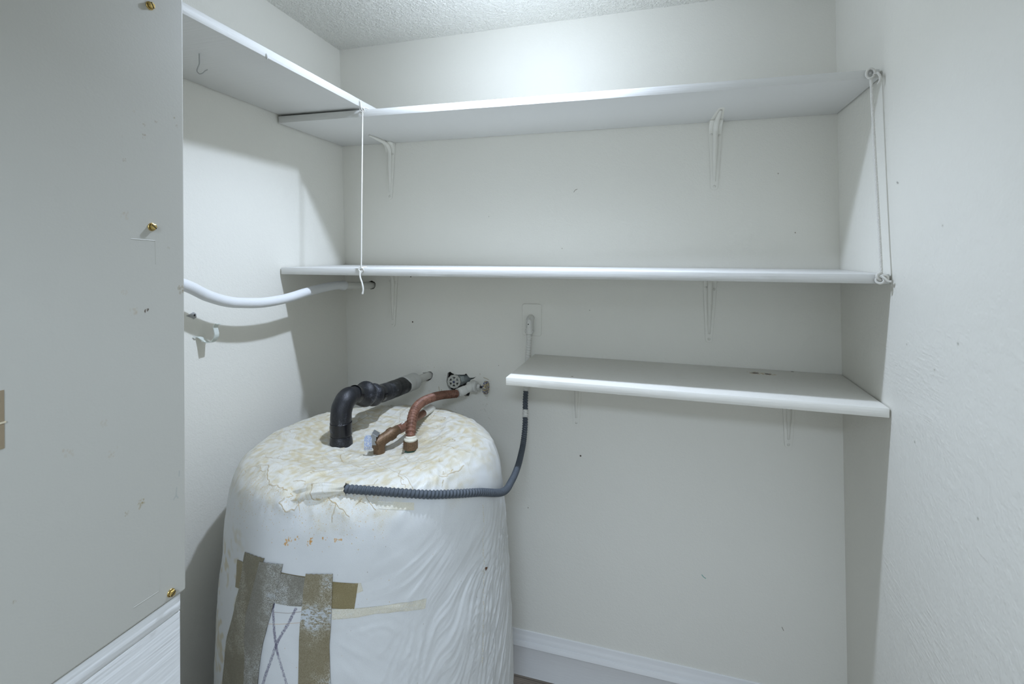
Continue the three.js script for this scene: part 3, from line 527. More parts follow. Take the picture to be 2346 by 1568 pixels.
tapeStrip([[0.588, 0.342], [0.70, 0.350], [0.816, 0.360]], [[0.592, 0.358], [0.70, 0.366], [0.809, 0.375]], 0.0006, tapeE, 'cream tape piece under the conduit', 14, 6);

// ------------------------------------------------------------------ hot pipe in black foam
const foamT = (() => { const g = tile(512, [[512, 512, 0.6], [256, 256, 0.4]], 80), b = tile(512, [[5, 5, 0.5], [12, 12, 0.3], [30, 30, 0.2]], 81); const t = dataTexture(g, 512, (v, i) => { const k = smooth(0.60 - 0.28 * smooth(0.48, 0.72, b[i]), 0.92, v) * (0.30 + 0.70 * smooth(0.42, 0.70, b[i])); return [mix(17, 158, k), mix(18, 162, k), mix(23, 170, k)]; }, true); t.repeat.set(1 / 0.33, 1 / 0.19); return t; })();
const foamMat = std(0xffffff, { map: foamT, roughness: 0.42, bumpMap: sized(grainT, 0.12), bumpScale: 0.0004 });
const pipePaint = std(lin(0.80, 0.79, 0.73), { roughness: 0.45, bumpMap: sized(grainT, 0.15), bumpScale: 0.0004 });
{
  const h = thing('hot_water_pipe', 'bent pipe in lumpy black foam insulation rising from the tank into the wall', 'pipe', [0, 0, 0]);
  const path = [[0.372, 0.995, 0.558], [0.370, 1.03, 0.557], [0.369, 1.065, 0.557], [0.370, 1.102, 0.556], [0.371, 1.128, 0.549], [0.371, 1.141, 0.532], [0.371, 1.144, 0.505], [0.371, 1.132, 0.46], [0.370, 1.116, 0.40], [0.370, 1.107, 0.355], [0.370, 1.0985, 0.27], [0.370, 1.094, 0.20], [0.370, 1.0905, 0.145]];
  const bump = (s, c, w, a) => a * Math.exp(-(((s - c) / w) ** 2));
  obj('foam_sleeve', sweep(path, { n: 190, radial: 32, r: (t, a, s) => {
    let r = 0.0295 + 0.0012 * fbm(s * 30, Math.cos(a) * 2, Math.sin(a) * 2, 3);
    r += bump(s, 0.025, 0.018, 0.0022) - bump(s, 0.052, 0.007, 0.0030);
    r -= bump(s, 0.195, 0.022, 0.0040); r += bump(s, 0.250, 0.017, 0.0105 * (0.9 + 0.35 * Math.cos(a - 0.4))) + bump(s, 0.302, 0.015, 0.0062); r -= bump(s, 0.277, 0.007, 0.0032) + bump(s, 0.335, 0.012, 0.0030);
    r -= 0.0009 * Math.pow(Math.abs(Math.sin(s * 60 + a * 0.5)), 12);
    return r; } }), foamMat, h);
  const end = obj('painted_sleeve_end', sweep([[0.370, 1.0945, 0.205], [0.370, 1.0925, 0.175], [0.370, 1.0905, 0.145], [0.370, 1.0885, 0.118], [0.370, 1.088, 0.108]], { n: 40, radial: 32, r: (t, a, s) => 0.0312 + 0.0010 * fbm(s * 60, Math.cos(a) * 2, Math.sin(a) * 2, 3) - 0.012 * smooth(0.86, 1, t) - 0.004 * (1 - smooth(0, 0.12, t + 0.10 * Math.cos(a + 0.6))) - 0.0015 * Math.exp(-(((t - 0.55) / 0.06) ** 2)) }), std(lin(0.70, 0.70, 0.66), { roughness: 0.55, bumpMap: sized(grainT, 0.1), bumpScale: 0.0006 }), h);
  end.userData.label = 'sleeve end painted over with wall paint';
  obj('pipe', rod([0.370, 1.0885, 0.13], [0.370, 1.0775, -0.06], 0.0145), pipePaint, h);
  const wrapMat = std(lin(0.006, 0.0065, 0.009), { roughness: 0.22 });
  for (const [s0, s1] of [[[0.3705, 1.045, 0.557], [0.3695, 1.082, 0.5568]]]) obj('tape_wrap', sweep([s0, s1], { n: 12, radial: 32, r: (t, a) => 0.0302 - 0.0006 * Math.cos(a) }), wrapMat, h);
  obj('tape_wrap', sweep([[0.371, 1.1455, 0.498], [0.371, 1.139, 0.482]], { n: 8, radial: 32, r: 0.0266, caps: false }), wrapMat, h);
  obj('tape_wrap', sweep([[0.370, 1.1180, 0.4085], [0.370, 1.1150, 0.3960]], { n: 8, radial: 32, r: 0.0300, caps: false }), wrapMat, h);
  obj('tape_wrap', sweep([[0.370, 1.1085, 0.3650], [0.370, 1.1060, 0.346]], { n: 8, radial: 32, r: 0.0280, caps: false }), wrapMat, h);
}
// ------------------------------------------------------------------ copper flexible connector on the cold inlet
const copperT = (() => { const v = tile(512, [[12, 12, 0.4], [40, 40, 0.3], [120, 120, 0.3]], 90); const t = dataTexture(v, 512, (q) => { const a = smooth(0.3, 0.7, q); return [mix(104, 134, a), mix(70, 94, a), mix(54, 76, a)]; }, true); t.repeat.set(5, 5); return t; })();
const copperMat = std(0xffffff, { map: copperT, roughness: 0.5, metalness: 0.15 });
const brassT = (() => { const v = tile(512, [[10, 10, 0.5], [40, 40, 0.3], [110, 110, 0.2]], 95); const t = dataTexture(v, 512, (q) => { const a = smooth(0.3, 0.7, q); return [mix(92, 124, a), mix(72, 98, a), mix(52, 72, a)]; }, true); t.repeat.set(7, 7); return t; })();
const brassMat = std(0xffffff, { map: brassT, roughness: 0.5, metalness: 0.4 });
const INLET = [0.592, 1.02, 0.560];
{
  const c = thing('flexible_connector', 'corrugated copper water connector arching from the tank top to the wall valve', 'hose', [0, 0, 0]);
  obj('hose', ribbed([[0.591, 1.048, 0.560], [0.589, 1.062, 0.556], [0.580, 1.082, 0.535], [0.564, 1.099, 0.495], [0.548, 1.106, 0.44], [0.534, 1.101, 0.37], [0.525, 1.088, 0.28], [0.523, 1.074, 0.205], [0.529, 1.062, 0.150], [0.537, 1.056, 0.118]], 0.0146, 0.0050, 0.0118, 12, 24), copperMat, c);
  const up = (p) => turned(p, INLET, [INLET[0], INLET[1] + 1, INLET[2]], 6), rnd = (p) => turned(p, INLET, [INLET[0], INLET[1] + 1, INLET[2]], 24);
  obj('union_nut', toCreasedNormals(flat(up([[0, 0.012], [0.0185, 0.012], [0.0195, 0.014], [0.0195, 0.034], [0.018, 0.0365], [0, 0.0365]])), 0.4), brassMat, c);
  obj('nipple', rnd([[0.0155, -0.02], [0.0155, 0.012], [0, 0.012]]), std(lin(0.10, 0.25, 0.19), { roughness: 0.8, bumpMap: sized(lumpT, 0.05), bumpScale: 0.001 }), c).userData.label = 'nipple with green corrosion';
  obj('collar', rnd([[0.017, 0.036], [0.0178, 0.039], [0.0165, 0.0415], [0.0135, 0.0425], [0.0135, 0.0465], [0.0125, 0.0475], [0, 0.0475]]), std(lin(0.66, 0.63, 0.52), { roughness: 0.5 }), c).userData.label = 'cream plastic collar';
  obj('paint_smear', sweep([[0.5525, 1.1035, 0.428], [0.549, 1.0965, 0.422], [0.543, 1.0915, 0.42], [0.538, 1.0895, 0.416]], { n: 12, radial: 8, r: 0.0026 }), pipePaint, c);
}
// ------------------------------------------------------------------ relief valve with its discharge pipe
{
  const r = thing('relief_valve', 'brass relief valve with a blue-printed tag and copper pipe lying on the tank', 'valve', [0, 0, 0]);
  const A = [0.503, 1.046, 0.592], B = [0.532, 1.066, 0.522], E = [0.5215, 1.0545, 0.30];
  obj('valve_body', [turned([[0, -0.004], [0.0165, -0.004], [0.0175, 0], [0.0175, 0.022], [0.0155, 0.026], [0.0155, 0.045], [0.0175, 0.048], [0.0175, 0.060], [0.014, 0.064], [0.013, 0.078], [0, 0.078]], A, B, 20), rod([0.509, 1.0, 0.582], [0.509, 1.052, 0.582], 0.0155)], brassMat, r);
  const tagT = canvas(256, 384, (x, w, h) => {
    x.fillStyle = '#cfd3d6'; x.fillRect(0, 0, w, h);
    for (let j = 0; j < 19; j++) { let a = 12; while (a < w - 20) { const l = 10 + rand() * 34; if (rand() < 0.78) { x.fillStyle = rand() < 0.7 ? '#4a6fc4' : '#7d97d2'; x.globalAlpha = 0.8; x.fillRect(a, 30 + j * 17, l, 10); } a += l + 6; } }   // print too small to read
    x.globalAlpha = 1; for (let i = 0; i < 260; i++) dot(x, rand() * w, h * (0.72 + rand() * 0.28), 1 + rand() * 4, rand() < 0.5 ? '#b7a685' : '#8f8468');
  });
  const s = new THREE.Shape([[-0.0105, 0], [0.0105, 0], [0.0105, 0.034], [0.005, 0.0435], [-0.005, 0.0435], [-0.0105, 0.034]].map((p) => new THREE.Vector2(...p)));
  const tg = new THREE.ExtrudeGeometry(s, { depth: 0.0012, bevelEnabled: false }), uv = tg.attributes.uv; for (let i = 0; i < uv.count; i++) uv.setXY(i, uv.getX(i) / 0.021 + 0.5, uv.getY(i) / 0.044);
  tg.rotateX(-0.08).rotateY(0.35).translate(0.4915, 1.0335, 0.6095);
  obj('tag', tg, std(0xffffff, { map: tagT, roughness: 0.5 }), r).userData.label = 'white tag printed in blue';
  obj('lever', [box(-0.008, 0.010, 0, 0.0026, -0.020, 0.010, 0.001).rotateZ(-0.55).rotateY(0.35).translate(0.5055, 1.076, 0.598), box(-0.007, 0.007, 0, 0.028, -0.001, 0.001, 0.0006).rotateY(0.35).translate(0.504, 1.048, 0.602)], std(lin(0.30, 0.31, 0.32), { roughness: 0.35, metalness: 0.7 }), r);
  obj('discharge_pipe', sweep([along(A, B, 0.95), [0.532, 1.0625, 0.500], [0.530, 1.0605, 0.45], [0.5245, 1.057, 0.35], E], { n: 50, radial: 18, r: (t) => 0.0105 + 0.0024 * smooth(0.16, 0.14, t) }), copperMat, r);
  const el = obj('elbow', sweep([[0.5245, 1.057, 0.35], [0.5215, 1.0545, 0.305], [0.519, 1.052, 0.285], [0.518, 1.046, 0.276], [0.518, 1.030, 0.274], [0.518, 1.01, 0.274]], { n: 40, radial: 18, r: 0.0128 }), pipePaint, r); el.userData.label = 'elbow splashed with wall paint';
  obj('paint_smear', sweep([along(A, B, 0.86), [0.5335, 1.0735, 0.505], [0.532, 1.0735, 0.485]], { n: 10, radial: 8, r: (t) => 0.0042 * (1 - t * 0.7) }), pipePaint, r);
}
// ------------------------------------------------------------------ the two shut-off valves
function handwheel(R, T2) {
  const s = new THREE.Shape(); for (let i = 0; i <= 72; i++) { const a = i / 72 * 6.2832, q = R * (1 + 0.035 * Math.cos(a * 12)); if (i) s.lineTo(Math.cos(a) * q, Math.sin(a) * q); else s.moveTo(q, 0); }
  for (let k = 0; k < 6; k++) { const m = (k + 0.5) / 6 * 6.2832, h = new THREE.Path(), P = (r, d) => [Math.cos(m + d) * r, Math.sin(m + d) * r]; h.moveTo(...P(R * 0.34, 0)); h.lineTo(...P(R * 0.76, 0.40)); h.quadraticCurveTo(...P(R * 0.80, 0), ...P(R * 0.76, -0.40)); h.closePath(); s.holes.push(h); }
  return [new THREE.ExtrudeGeometry(s, { depth: T2, bevelEnabled: true, bevelThickness: 0.0012, bevelSize: 0.0008, bevelSegments: 2, curveSegments: 6 }).translate(0, 0, -T2 / 2), turned([[0, -0.007], [0.0050, -0.007], [0.0052, 0.006], [0.004, 0.0065], [0, 0.0065]], [0, 0, 0], [0, 0, 1], 18)];
}
const aim = (list, at, dir) => list.map((g) => flat(g).applyQuaternion(new THREE.Quaternion().setFromUnitVectors(V(0, 0, 1), V(...dir).normalize())).translate(...at));
{
  const v = thing('shutoff_valve', 'old shut-off valve recessed in the wall hole, its cream handwheel facing out', 'valve', [0, 0, 0]);
  obj('handwheel', aim(handwheel(0.0245, 0.007), [0.486, 1.0705, 0.016], [0.18, 0.02, 1]), std(lin(0.66, 0.65, 0.58), { roughness: 0.6, bumpMap: sized(lumpT, 0.08), bumpScale: 0.0006 }), v);
  obj('wheel_screw', aim([turned([[0, 0.002], [0.003, 0.0015], [0.0036, 0]], [0, 0, 0], [0, 0, 1], 12)], [0.4875, 1.0707, 0.0236], [0.18, 0.02, 1]), std(lin(0.05, 0.06, 0.16), { roughness: 0.5 }), v).userData.label = 'blue centre screw';
  const oldMetal = std(lin(0.42, 0.46, 0.44), { roughness: 0.5, metalness: 0.2 });
  obj('packing_nut', toCreasedNormals(flat(turned([[0, 0], [0.019, 0], [0.020, 0.002], [0.020, 0.014], [0.018, 0.016], [0, 0.016]], [0.497, 1.0715, -0.005], [0.530, 1.0715, -0.05], 6)), 0.4), oldMetal, v);
  obj('valve_body', [turned([[0.017, 0], [0.018, 0.004], [0.016, 0.03], [0.014, 0.06], [0, 0.06]], [0.503, 1.0715, -0.015], [0.545, 1.0725, -0.075], 20), rod([0.485, 1.070, 0.012], [0.500, 1.0715, -0.01], 0.005)], oldMetal, v);
}
{
  const v = thing('shutoff_valve', 'white painted angle valve with worn blue handle, feeding the copper connector', 'valve', [0, 0, 0]);
  obj('valve_body', [
    turned([[0, -0.005], [0.0150, -0.005], [0.0165, 0], [0.0168, 0.016], [0.0190, 0.017], [0.0195, 0.0215], [0.0180, 0.0225], [0.0195, 0.0235], [0.0200, 0.030], [0.0195, 0.034], [0, 0.034]], [0.561, 1.0685, 0.055], [0.64, 1.0705, 0.06], 28),
    sweep([[0.575, 1.070, 0.055], [0.566, 1.0655, 0.072], [0.553, 1.0605, 0.094], [0.541, 1.0575, 0.114]], { n: 40, radial: 22, r: (t) => 0.0150 + 0.0016 * (t > 0.52) - 0.0012 * (t > 0.86) + 0.001 * (t > 0.93) }),
    rod([0.566, 1.070, 0.06], [0.552, 1.062, -0.06], 0.0125)], pipePaint, v);
  obj('packing_nut', toCreasedNormals(flat(turned([[0, 0], [0.0110, 0], [0.0118, 0.001], [0.0118, 0.010], [0.0105, 0.011], [0, 0.011]], [0.5965, 1.0695, 0.057], [0.64, 1.0700, 0.0585], 6)), 0.4), pipePaint, v);
  obj('stem', rod([0.606, 1.0697, 0.0575], [0.626, 1.0700, 0.058], 0.0042), std(lin(0.03, 0.03, 0.03), { roughness: 0.6 }), v);
  const hb = canvas(256, 256, (x) => { x.fillStyle = '#3b4a86'; x.fillRect(0, 0, 256, 256); for (let i = 0; i < 240; i++) { x.globalAlpha = 0.85; dot(x, rand() * 256, rand() * 256, 4 + rand() * 12, rand() < 0.6 ? '#cfc6a6' : '#b59f6c'); } });
  hb.wrapS = hb.wrapT = THREE.RepeatWrapping; hb.repeat.set(24, 24);
  obj('handwheel', aim(handwheel(0.0225, 0.008), [0.630, 1.0695, 0.0585], [1, 0.04, 0.04]), std(0xffffff, { map: hb, roughness: 0.6 }), v).userData.label = 'blue handwheel worn to cream';
}
// ------------------------------------------------------------------ electrical cover plate, connector and flexible conduit
{
  const p = thing('cover_plate', 'painted-over blank electrical plate with a flexible conduit fitting on the wall', 'electrical plate', [0.7885, 1.3175, 0]);
  const s = new THREE.Shape(), w = 0.0345, h = 0.0568, r = 0.008; s.moveTo(-w + r, -h); s.lineTo(w - r, -h); s.quadraticCurveTo(w, -h, w, -h + r); s.lineTo(w, h - r); s.quadraticCurveTo(w, h, w - r, h); s.lineTo(-w + r, h); s.quadraticCurveTo(-w, h, -w, h - r); s.lineTo(-w, -h + r); s.quadraticCurveTo(-w, -h, -w + r, -h);
  obj('plate', new THREE.ExtrudeGeometry(s, { depth: 0.0025, bevelEnabled: true, bevelThickness: 0.0018, bevelSize: 0.0018, bevelSegments: 3 }).translate(0, 0, 0.0008), std(PAINT, { roughness: 0.42 }), p);
  const c = obj('conduit_fitting', [
    sweep([[-0.003, -0.048, 0.026], [-0.003, -0.030, 0.026], [-0.003, -0.012, 0.025], [-0.003, 0.000, 0.021], [-0.003, 0.006, 0.012], [-0.003, 0.007, 0.002]], { n: 40, radial: 20, r: (t) => 0.0118 + 0.0010 * smooth(0.4, 0.7, t), squash: 1.08 }),
    sweep([[-0.0125, -0.026, 0.036], [-0.0130, -0.010, 0.036], [-0.010, 0.004, 0.034], [-0.003, 0.0095, 0.032], [0.004, 0.004, 0.034], [0.007, -0.010, 0.036], [0.0065, -0.026, 0.036]], { n: 40, radial: 8, r: 0.0018 }),
    box(-0.019, 0.013, -0.043, -0.033, 0.020, 0.032, 0.002)], pipePaint, p);
  for (const x of [-0.0165, 0.0105]) obj('clamp_screw', turned([[0, 0.003], [0.003, 0.0026], [0.0042, 0.001], [0.0042, -0.004], [0, -0.004]], [x, -0.038, 0.0325], [x, -0.038, 0.05], 14), pipePaint, c);
  obj('knockout_hole', turned([[0, 0.0008], [0.0018, 0.0008], [0.0022, 0]], [-0.0042, -0.012, 0.0368], [-0.0042, -0.012, 0.05], 14), dark, c);
}
const condMat = std(lin(0.085, 0.10, 0.118), { roughness: 0.45, metalness: 0.2, bumpMap: sized(grainT, 0.1), bumpScale: 0.0003 });
{
  const c = thing('conduit', 'grey corrugated flexible conduit, white at its top, curving down onto the tank', 'conduit', [0, 0, 0]);
  obj('painted_sheath', ribbed([[0.7855, 1.274, 0.026], [0.7815, 1.21, 0.026], [0.7775, 1.15, 0.027], [0.7745, 1.08, 0.029], [0.7735, 1.062, 0.030]], 0.0100, 0.0020, 0.0092, 9, 18, 1), pipePaint, c).userData.label = 'upper sheath painted white';
  const rest = [[0.7738, 1.062, 0.030], [0.7745, 1.027, 0.040], [0.782, 0.958, 0.070], [0.790, 0.915, 0.120], [0.802, 0.896, 0.20], [0.818, 0.897, 0.30], [0.830, 0.905, 0.40], [0.837, 0.922, 0.50]];
  const tail = [[1.30, 0.392], [1.12, 0.372], [0.918, 0.3535], [0.722, 0.336], [0.513, 0.3215], [0.36, 0.314], [0.29, 0.312], [0.20, 0.312]].map(([a, s], i) => tankPoint(a, s, [0.012, 0.0110, 0.0105, 0.010, 0.010, 0.006, -0.004, -0.022][i]));
  obj('sheath', ribbed([...rest, ...tail], 0.0100, 0.0021, 0.0092, 9, 18, 1), condMat, c);
  obj('paint_smear', ribbed([[0.7775, 1.000, 0.0512], [0.7790, 0.984, 0.0588], [0.7800, 0.976, 0.0626]], 0.01025, 0.0020, 0.0092, 9, 18, 1), pipePaint, c);
}
// ------------------------------------------------------------------ white insulated pipe sagging across the left wall
{
  const p = thing('insulated_pipe', 'white insulated pipe sagging along the left wall into the back wall', 'pipe', [0, 0, 0]);
  const white = std(lin(0.82, 0.83, 0.83), { roughness: 0.4, bumpMap: sized(grainT, 0.2), bumpScale: 0.0003 });
  obj('insulation', sweep([[0.070, 1.525, 1.00], [0.076, 1.505, 0.87], [0.083, 1.478, 0.790], [0.087, 1.449, 0.735], [0.093, 1.4285, 0.678], [0.098, 1.4195, 0.622], [0.101, 1.4145, 0.560], [0.104, 1.4180, 0.472], [0.106, 1.4310, 0.376], [0.108, 1.4405, 0.290], [0.110, 1.4440, 0.215], [0.111, 1.4405, 0.170]], { n: 140, radial: 26, r: (t, a, s) => 0.0150 + 0.0005 * fbm(s * 25, a, 2.2, 2) + 0.003 * smooth(0.965, 0.985, t) - 0.003 * smooth(0.994, 1, t) }), white, p);
  obj('pipe', sweep([[0.110, 1.4425, 0.19], [0.1115, 1.4365, 0.10], [0.113, 1.4300, 0.0], [0.114, 1.427, -0.06]], { n: 20, radial: 22, r: 0.0135 }), pipePaint, p);
}
// ------------------------------------------------------------------ hooks and fixings
{
  const k = thing('strap_hook', 'bent white metal strap hook screwed to the left wall below the pipe', 'hook', [0, 0, 0]);
  const c = new THREE.CatmullRomCurve3([[0.0275, 1.334, 0.722], [0.030, 1.333, 0.713], [0.037, 1.326, 0.707], [0.047, 1.318, 0.702], [0.058, 1.318, 0.698], [0.067, 1.326, 0.695], [0.0705, 1.339, 0.693], [0.067, 1.350, 0.692], [0.064, 1.358, 0.691], [0.067, 1.3655, 0.690], [0.073, 1.368, 0.689]].map((p) => V(...p)));
  const pos = [], idx = [], n = 60, hw = 0.0085, th = 0.0011;
  for (let i = 0; i <= n; i++) { const q = c.getPointAt(i / n), t = c.getTangentAt(i / n), w = V(0.15, 0.1, 1).normalize(), o = t.clone().cross(w).normalize(); for (const [a, b] of [[-1, -1], [1, -1], [1, 1], [-1, 1]]) { const v = q.clone().addScaledVector(w, a * hw).addScaledVector(o, b * th); pos.push(v.x, v.y, v.z); } }
  for (let i = 0; i < n; i++) for (let j = 0; j < 4; j++) { const a = i * 4 + j, b = i * 4 + (j + 1) % 4; idx.push(a, b, a + 4, b, b + 4, a + 4); }
  idx.push(0, 2, 1, 0, 3, 2); const e = n * 4; idx.push(e, e + 1, e + 2, e, e + 2, e + 3);
  const g = new THREE.BufferGeometry(); g.setAttribute('position', new THREE.Float32BufferAttribute(pos, 3)); g.setIndex(idx);
  obj('strap', toCreasedNormals(g, 0.5), std(lin(0.74, 0.78, 0.72), { roughness: 0.35, metalness: 0.2 }), k);
  obj('screw_head', turned([[0, 0.003], [0.0035, 0.0026], [0.0050, 0.001], [0.0050, -0.004]], [0.0275, 1.3325, 0.7235], [0.05, 1.3325, 0.7235], 16), pipePaint, k);
}
{
  const k = tag(obj('wire_hook', sweep([[0.201, 2.032, 0.857], [0.2013, 2.016, 0.857], [0.2008, 2.006, 0.857], [0.1965, 1.997, 0.8575], [0.1955, 1.990, 0.858], [0.2025, 1.9835, 0.857], [0.2085, 1.9855, 0.8545], [0.213, 1.990, 0.853], [0.220, 1.9935, 0.852]], { n: 60, radial: 8, r: 0.0014 }), std(lin(0.55, 0.56, 0.54), { roughness: 0.5 })), 'small bent wire hook hanging under the left side shelf', 'hook');
}
{
  const a = thing('wall_anchor', 'broken wall anchor with chipped plaster on the left wall above the strap hook', 'anchor', [leftX(1.393, 0.729) + 0.0004, 1.393, 0.729]);
  const chip = new THREE.Shape([[-0.017, 0.002], [-0.006, 0.005], [0.003, 0.009], [0.011, 0.004], [0.012, -0.005], [0.004, -0.009], [-0.002, -0.004], [-0.010, -0.001]].map((p) => new THREE.Vector2(...p)));
  obj('chipped_rim', new THREE.ExtrudeGeometry(chip, { depth: 0.0008, bevelEnabled: true, bevelSize: 0.0008, bevelThickness: 0.0006, bevelSegments: 1 }).rotateY(Math.PI / 2), std(lin(0.76, 0.76, 0.74), { roughness: 0.8, bumpMap: sized(lumpT, 0.04), bumpScale: 0.002 }), a);
  obj('anchor_hole', turned([[0, 0.0006], [0.0026, 0.0006], [0.003, 0]], [0.0016, 0.001, -0.006], [0.01, 0.001, -0.006], 14), dark, a);
}
// ------------------------------------------------------------------ air handler on its platform, at the left edge
{
  const u = thing('air_handler', 'tall grey metal air handler cabinet with gold screws at the left edge', 'air handler', [0, 0, 0]);
  const metalMarks = canvas(1024, 1536, (x, w, h) => {
    x.fillStyle = '#ffffff'; x.fillRect(0, 0, w, h); const X = (z) => (z - 1.18) * 1600, Y = (y) => (2.36 - y) * 1152;
    for (const [z, y, r, c] of [[1.249, 1.743, 2, 0], [1.263, 1.758, 2.2, 1], [1.232, 1.752, 2, 0], [1.205, 1.764, 2, 0], [1.201, 1.753, 2, 0], [1.249, 1.727, 3, 0], [1.276, 1.69, 2.4, 0], [1.278, 1.721, 1.6, 1], [1.275, 1.616, 6, 1], [1.214, 1.573, 2, 0], [1.247, 1.485, 3, 2], [1.265, 1.485, 6, 1], [1.277, 1.512, 4, 1], [1.303, 1.345, 5, 1], [1.256, 1.216, 5, 3], [1.275, 1.214, 3, 3], [1.256, 1.221, 4, 3], [1.292, 1.303, 6, 1], [1.344, 1.323, 6, 1], [1.397, 1.177, 2, 0], [1.193, 1.51, 7, 0]])
      for (let k = 0; k < 12; k++) { x.globalAlpha = [0.22, 0.06, 0.7, 0.20][c]; dot(x, X(z) + (rand() - 0.5) * r * 3.0, Y(y) + (rand() - 0.5) * r * 2.0, r * (0.15 + 0.3 * rand()), ['#98764f', '#b98f4a', '#3c2618', '#a6803a'][c]); }
    x.globalAlpha = 0.8; scratch(x, [[X(1.199), Y(1.239)], [X(1.1995), Y(1.232)]], '#e6ebee', 3); scratch(x, [[X(1.2035), Y(1.216)], [X(1.2045), Y(1.205)], [X(1.208), Y(1.201)]], '#e6ebee', 3); scratch(x, [[X(1.2045), Y(1.205)], [X(1.2015), Y(1.200)]], '#e6ebee', 3); x.globalAlpha = 1;
  });
  metalMarks.wrapS = metalMarks.wrapT = THREE.ClampToEdgeWrapping; metalMarks.repeat.set(1600 / 1024, 1152 / 1536); metalMarks.offset.set(-1.18 * 1600 / 1024, 1 - 2.36 * 1152 / 1536);
  const metal = std(lin(0.52, 0.51, 0.455), { roughness: 0.38, metalness: 0.0 });
  obj('casing', box(0.13, 0.529, 1.0545, 2.34, 1.205, 1.79, 0.006), metal, u);
  const pn = obj('side_panel', box(0.530, 0.550, 1.0540, 2.35, 1.1885, 1.80, 0.0035), std(lin(0.52, 0.51, 0.455), { roughness: 0.38, map: metalMarks, bumpMap: sized(grainT, 0.4), bumpScale: 0.00006 }), u);
  const ell = (a, b, c) => [a, b, c].map(([z, y]) => [0.5495, y, z]);
  for (const e of [ell([1.268, 1.5845], [1.234, 1.5825], [1.2335, 1.549]), ell([1.230, 1.114], [1.231, 1.0795], [1.267, 1.0805])])
    obj('embossed_corner', [sweep([e[0], e[1]], { n: 10, radial: 10, r: 0.0008 }), sweep([e[1], e[2]], { n: 10, radial: 10, r: 0.0008 })], metal, pn);
  const gold = new THREE.MeshStandardMaterial({ color: lin(0.62, 0.45, 0.16), metalness: 1, roughness: 0.28 });
  [[1.912, 1.240, 0.5], [1.602, 1.239, 0.9], [1.0655, 1.2135, 2.2]].forEach(([y, z, turn]) => {
    const sc = new THREE.Group(); sc.name = 'panel_screw'; u.add(sc); sc.position.set(0.550, y, z); sc.rotation.x = turn; sc.scale.setScalar(0.95);
    const hex = turned([[0, 0.0056], [0.0034, 0.0056], [0.0048, 0.0050], [0.0052, 0.0042], [0.0052, 0.0014]], [0, 0, 0], [1, 0, 0], 6), washer = turned([[0.0052, 0.0016], [0.0059, 0.0012], [0.0061, 0.0004], [0.0061, 0]], [0, 0, 0], [1, 0, 0], 24);
    obj('screw_head', [toCreasedNormals(flat(hex), 0.3), washer], gold, sc); obj('slot', box(0.0050, 0.0058, -0.0042, 0.0042, -0.0006, 0.0006), dark, sc);
  });
  const lab = obj('sticker', [box(0.5498, 0.5506, 1.352, 1.416, 1.4045, 1.50)], std(lin(0.30, 0.235, 0.15), { roughness: 0.5 }), u); lab.userData.label = 'brown sticker';
  obj('sticker_line', box(0.5503, 0.5510, 1.3795, 1.3815, 1.403, 1.499), std(lin(0.66, 0.58, 0.42), { roughness: 0.5 }), lab);
}
{
  const roughPaint = std(lin(0.84, 0.845, 0.83), { roughness: 0.5, bumpMap: sized(brushT, 0.7, 0.45), bumpScale: 0.0009 });
  const p = thing('platform', 'rough white painted plywood platform carrying the grey air handler', 'platform', [0, 0, 0]);
  obj('top_board', board([[0.13, 1.0265, 1.80], [0.13, 1.0265, 1.1955], [0.5465, 1.0265, 1.1955], [0.5465, 1.0265, 1.80]], 0.0262, 9, 40), roughPaint, p);
  obj('side_board', [box(0.527, 0.5455, 0, 1.0255, 1.1945, 1.80, 0.002)], roughPaint, p);
  obj('back_board', [box(0.13, 0.526, 0, 1.0255, 1.1955, 1.214, 0.002)], roughPaint, p);
}
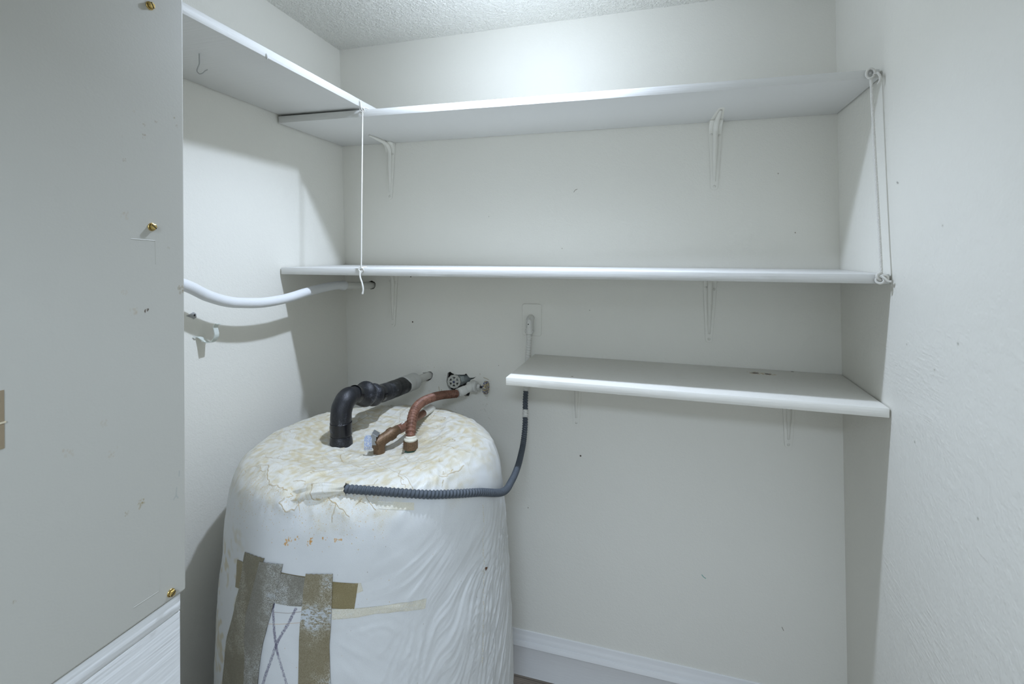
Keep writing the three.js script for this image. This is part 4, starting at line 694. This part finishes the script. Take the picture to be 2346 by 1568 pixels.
// ------------------------------------------------------------------ the lamps, both out of view: bulb over the shelves, panel behind the camera
{
  const l = thing('unseen_ceiling_lamp', 'unseen white reflector bulb in a round ceiling lampholder, out of view above, lighting the shelves', 'lamp', [LAMP_AT[0], H, LAMP_AT[2]]);
  obj('lampholder', turned([[0, 0], [0.056, 0], [0.056, 0.010], [0.040, 0.020], [0.022, 0.026], [0.020, 0.036], [0, 0.036]], [0, 0, 0], [0, -1, 0]), std(lin(0.8, 0.8, 0.78), { roughness: 0.3 }), l);
  obj('bulb', turned([[0.013, 0.034], [0.014, 0.044], [0.022, 0.064], [0.031, 0.082], [0.034, 0.096], [0.0325, 0.106], [0.024, 0.1125], [0.012, 0.1155], [0, 0.1165]], [0, 0, 0], [0, -1, 0]), std(lin(0.9, 0.9, 0.9), { roughness: 0.4, emissive: LAMP_COLOR, emissiveIntensity: 6 }), l);
  // most of its light goes downward in a wide soft beam, a little spills sideways
  const pt = new THREE.PointLight(LAMP_COLOR, LAMP_SPILL, 0, 2); pt.position.set(LAMP_AT[0], LAMP_AT[1] + 0.010, LAMP_AT[2]); pt.castShadow = true; pt.shadow.radius = 1.5; scene.add(pt);
  const sp = new THREE.SpotLight(LAMP_COLOR, LAMP_DOWN, 0, 1.34, 1, 2); sp.position.set(LAMP_AT[0], LAMP_AT[1] + 0.005, LAMP_AT[2]); sp.target.position.set(LAMP_AT[0], 0, LAMP_AT[2]); sp.castShadow = true; sp.shadow.radius = 1.1; scene.add(sp, sp.target);
}
{
  const l = thing('unseen_hall_lamp', 'unseen square ceiling light in the hall behind the camera, placed to light the closet', 'lamp', UNSEEN_HALL_AT);
  obj('frame', box(-0.32, 0.32, 0.0, 0.039, -0.32, 0.32, 0.004), std(lin(0.8, 0.8, 0.8)), l);
  obj('diffuser', box(-0.30, 0.30, -0.004, 0.002, -0.30, 0.30), std(lin(0.9, 0.9, 0.9), { emissive: UNSEEN_HALL_COLOR, emissiveIntensity: 1.5 }), l);
  const r = new THREE.RectAreaLight(UNSEEN_HALL_COLOR, UNSEEN_HALL_POWER, 0.6, 0.6); r.position.set(UNSEEN_HALL_AT[0], UNSEEN_HALL_AT[1] - 0.006, UNSEEN_HALL_AT[2]); r.lookAt(UNSEEN_HALL_AT[0], 0, UNSEEN_HALL_AT[2]); scene.add(r);
}
renderer.render(scene, camera);
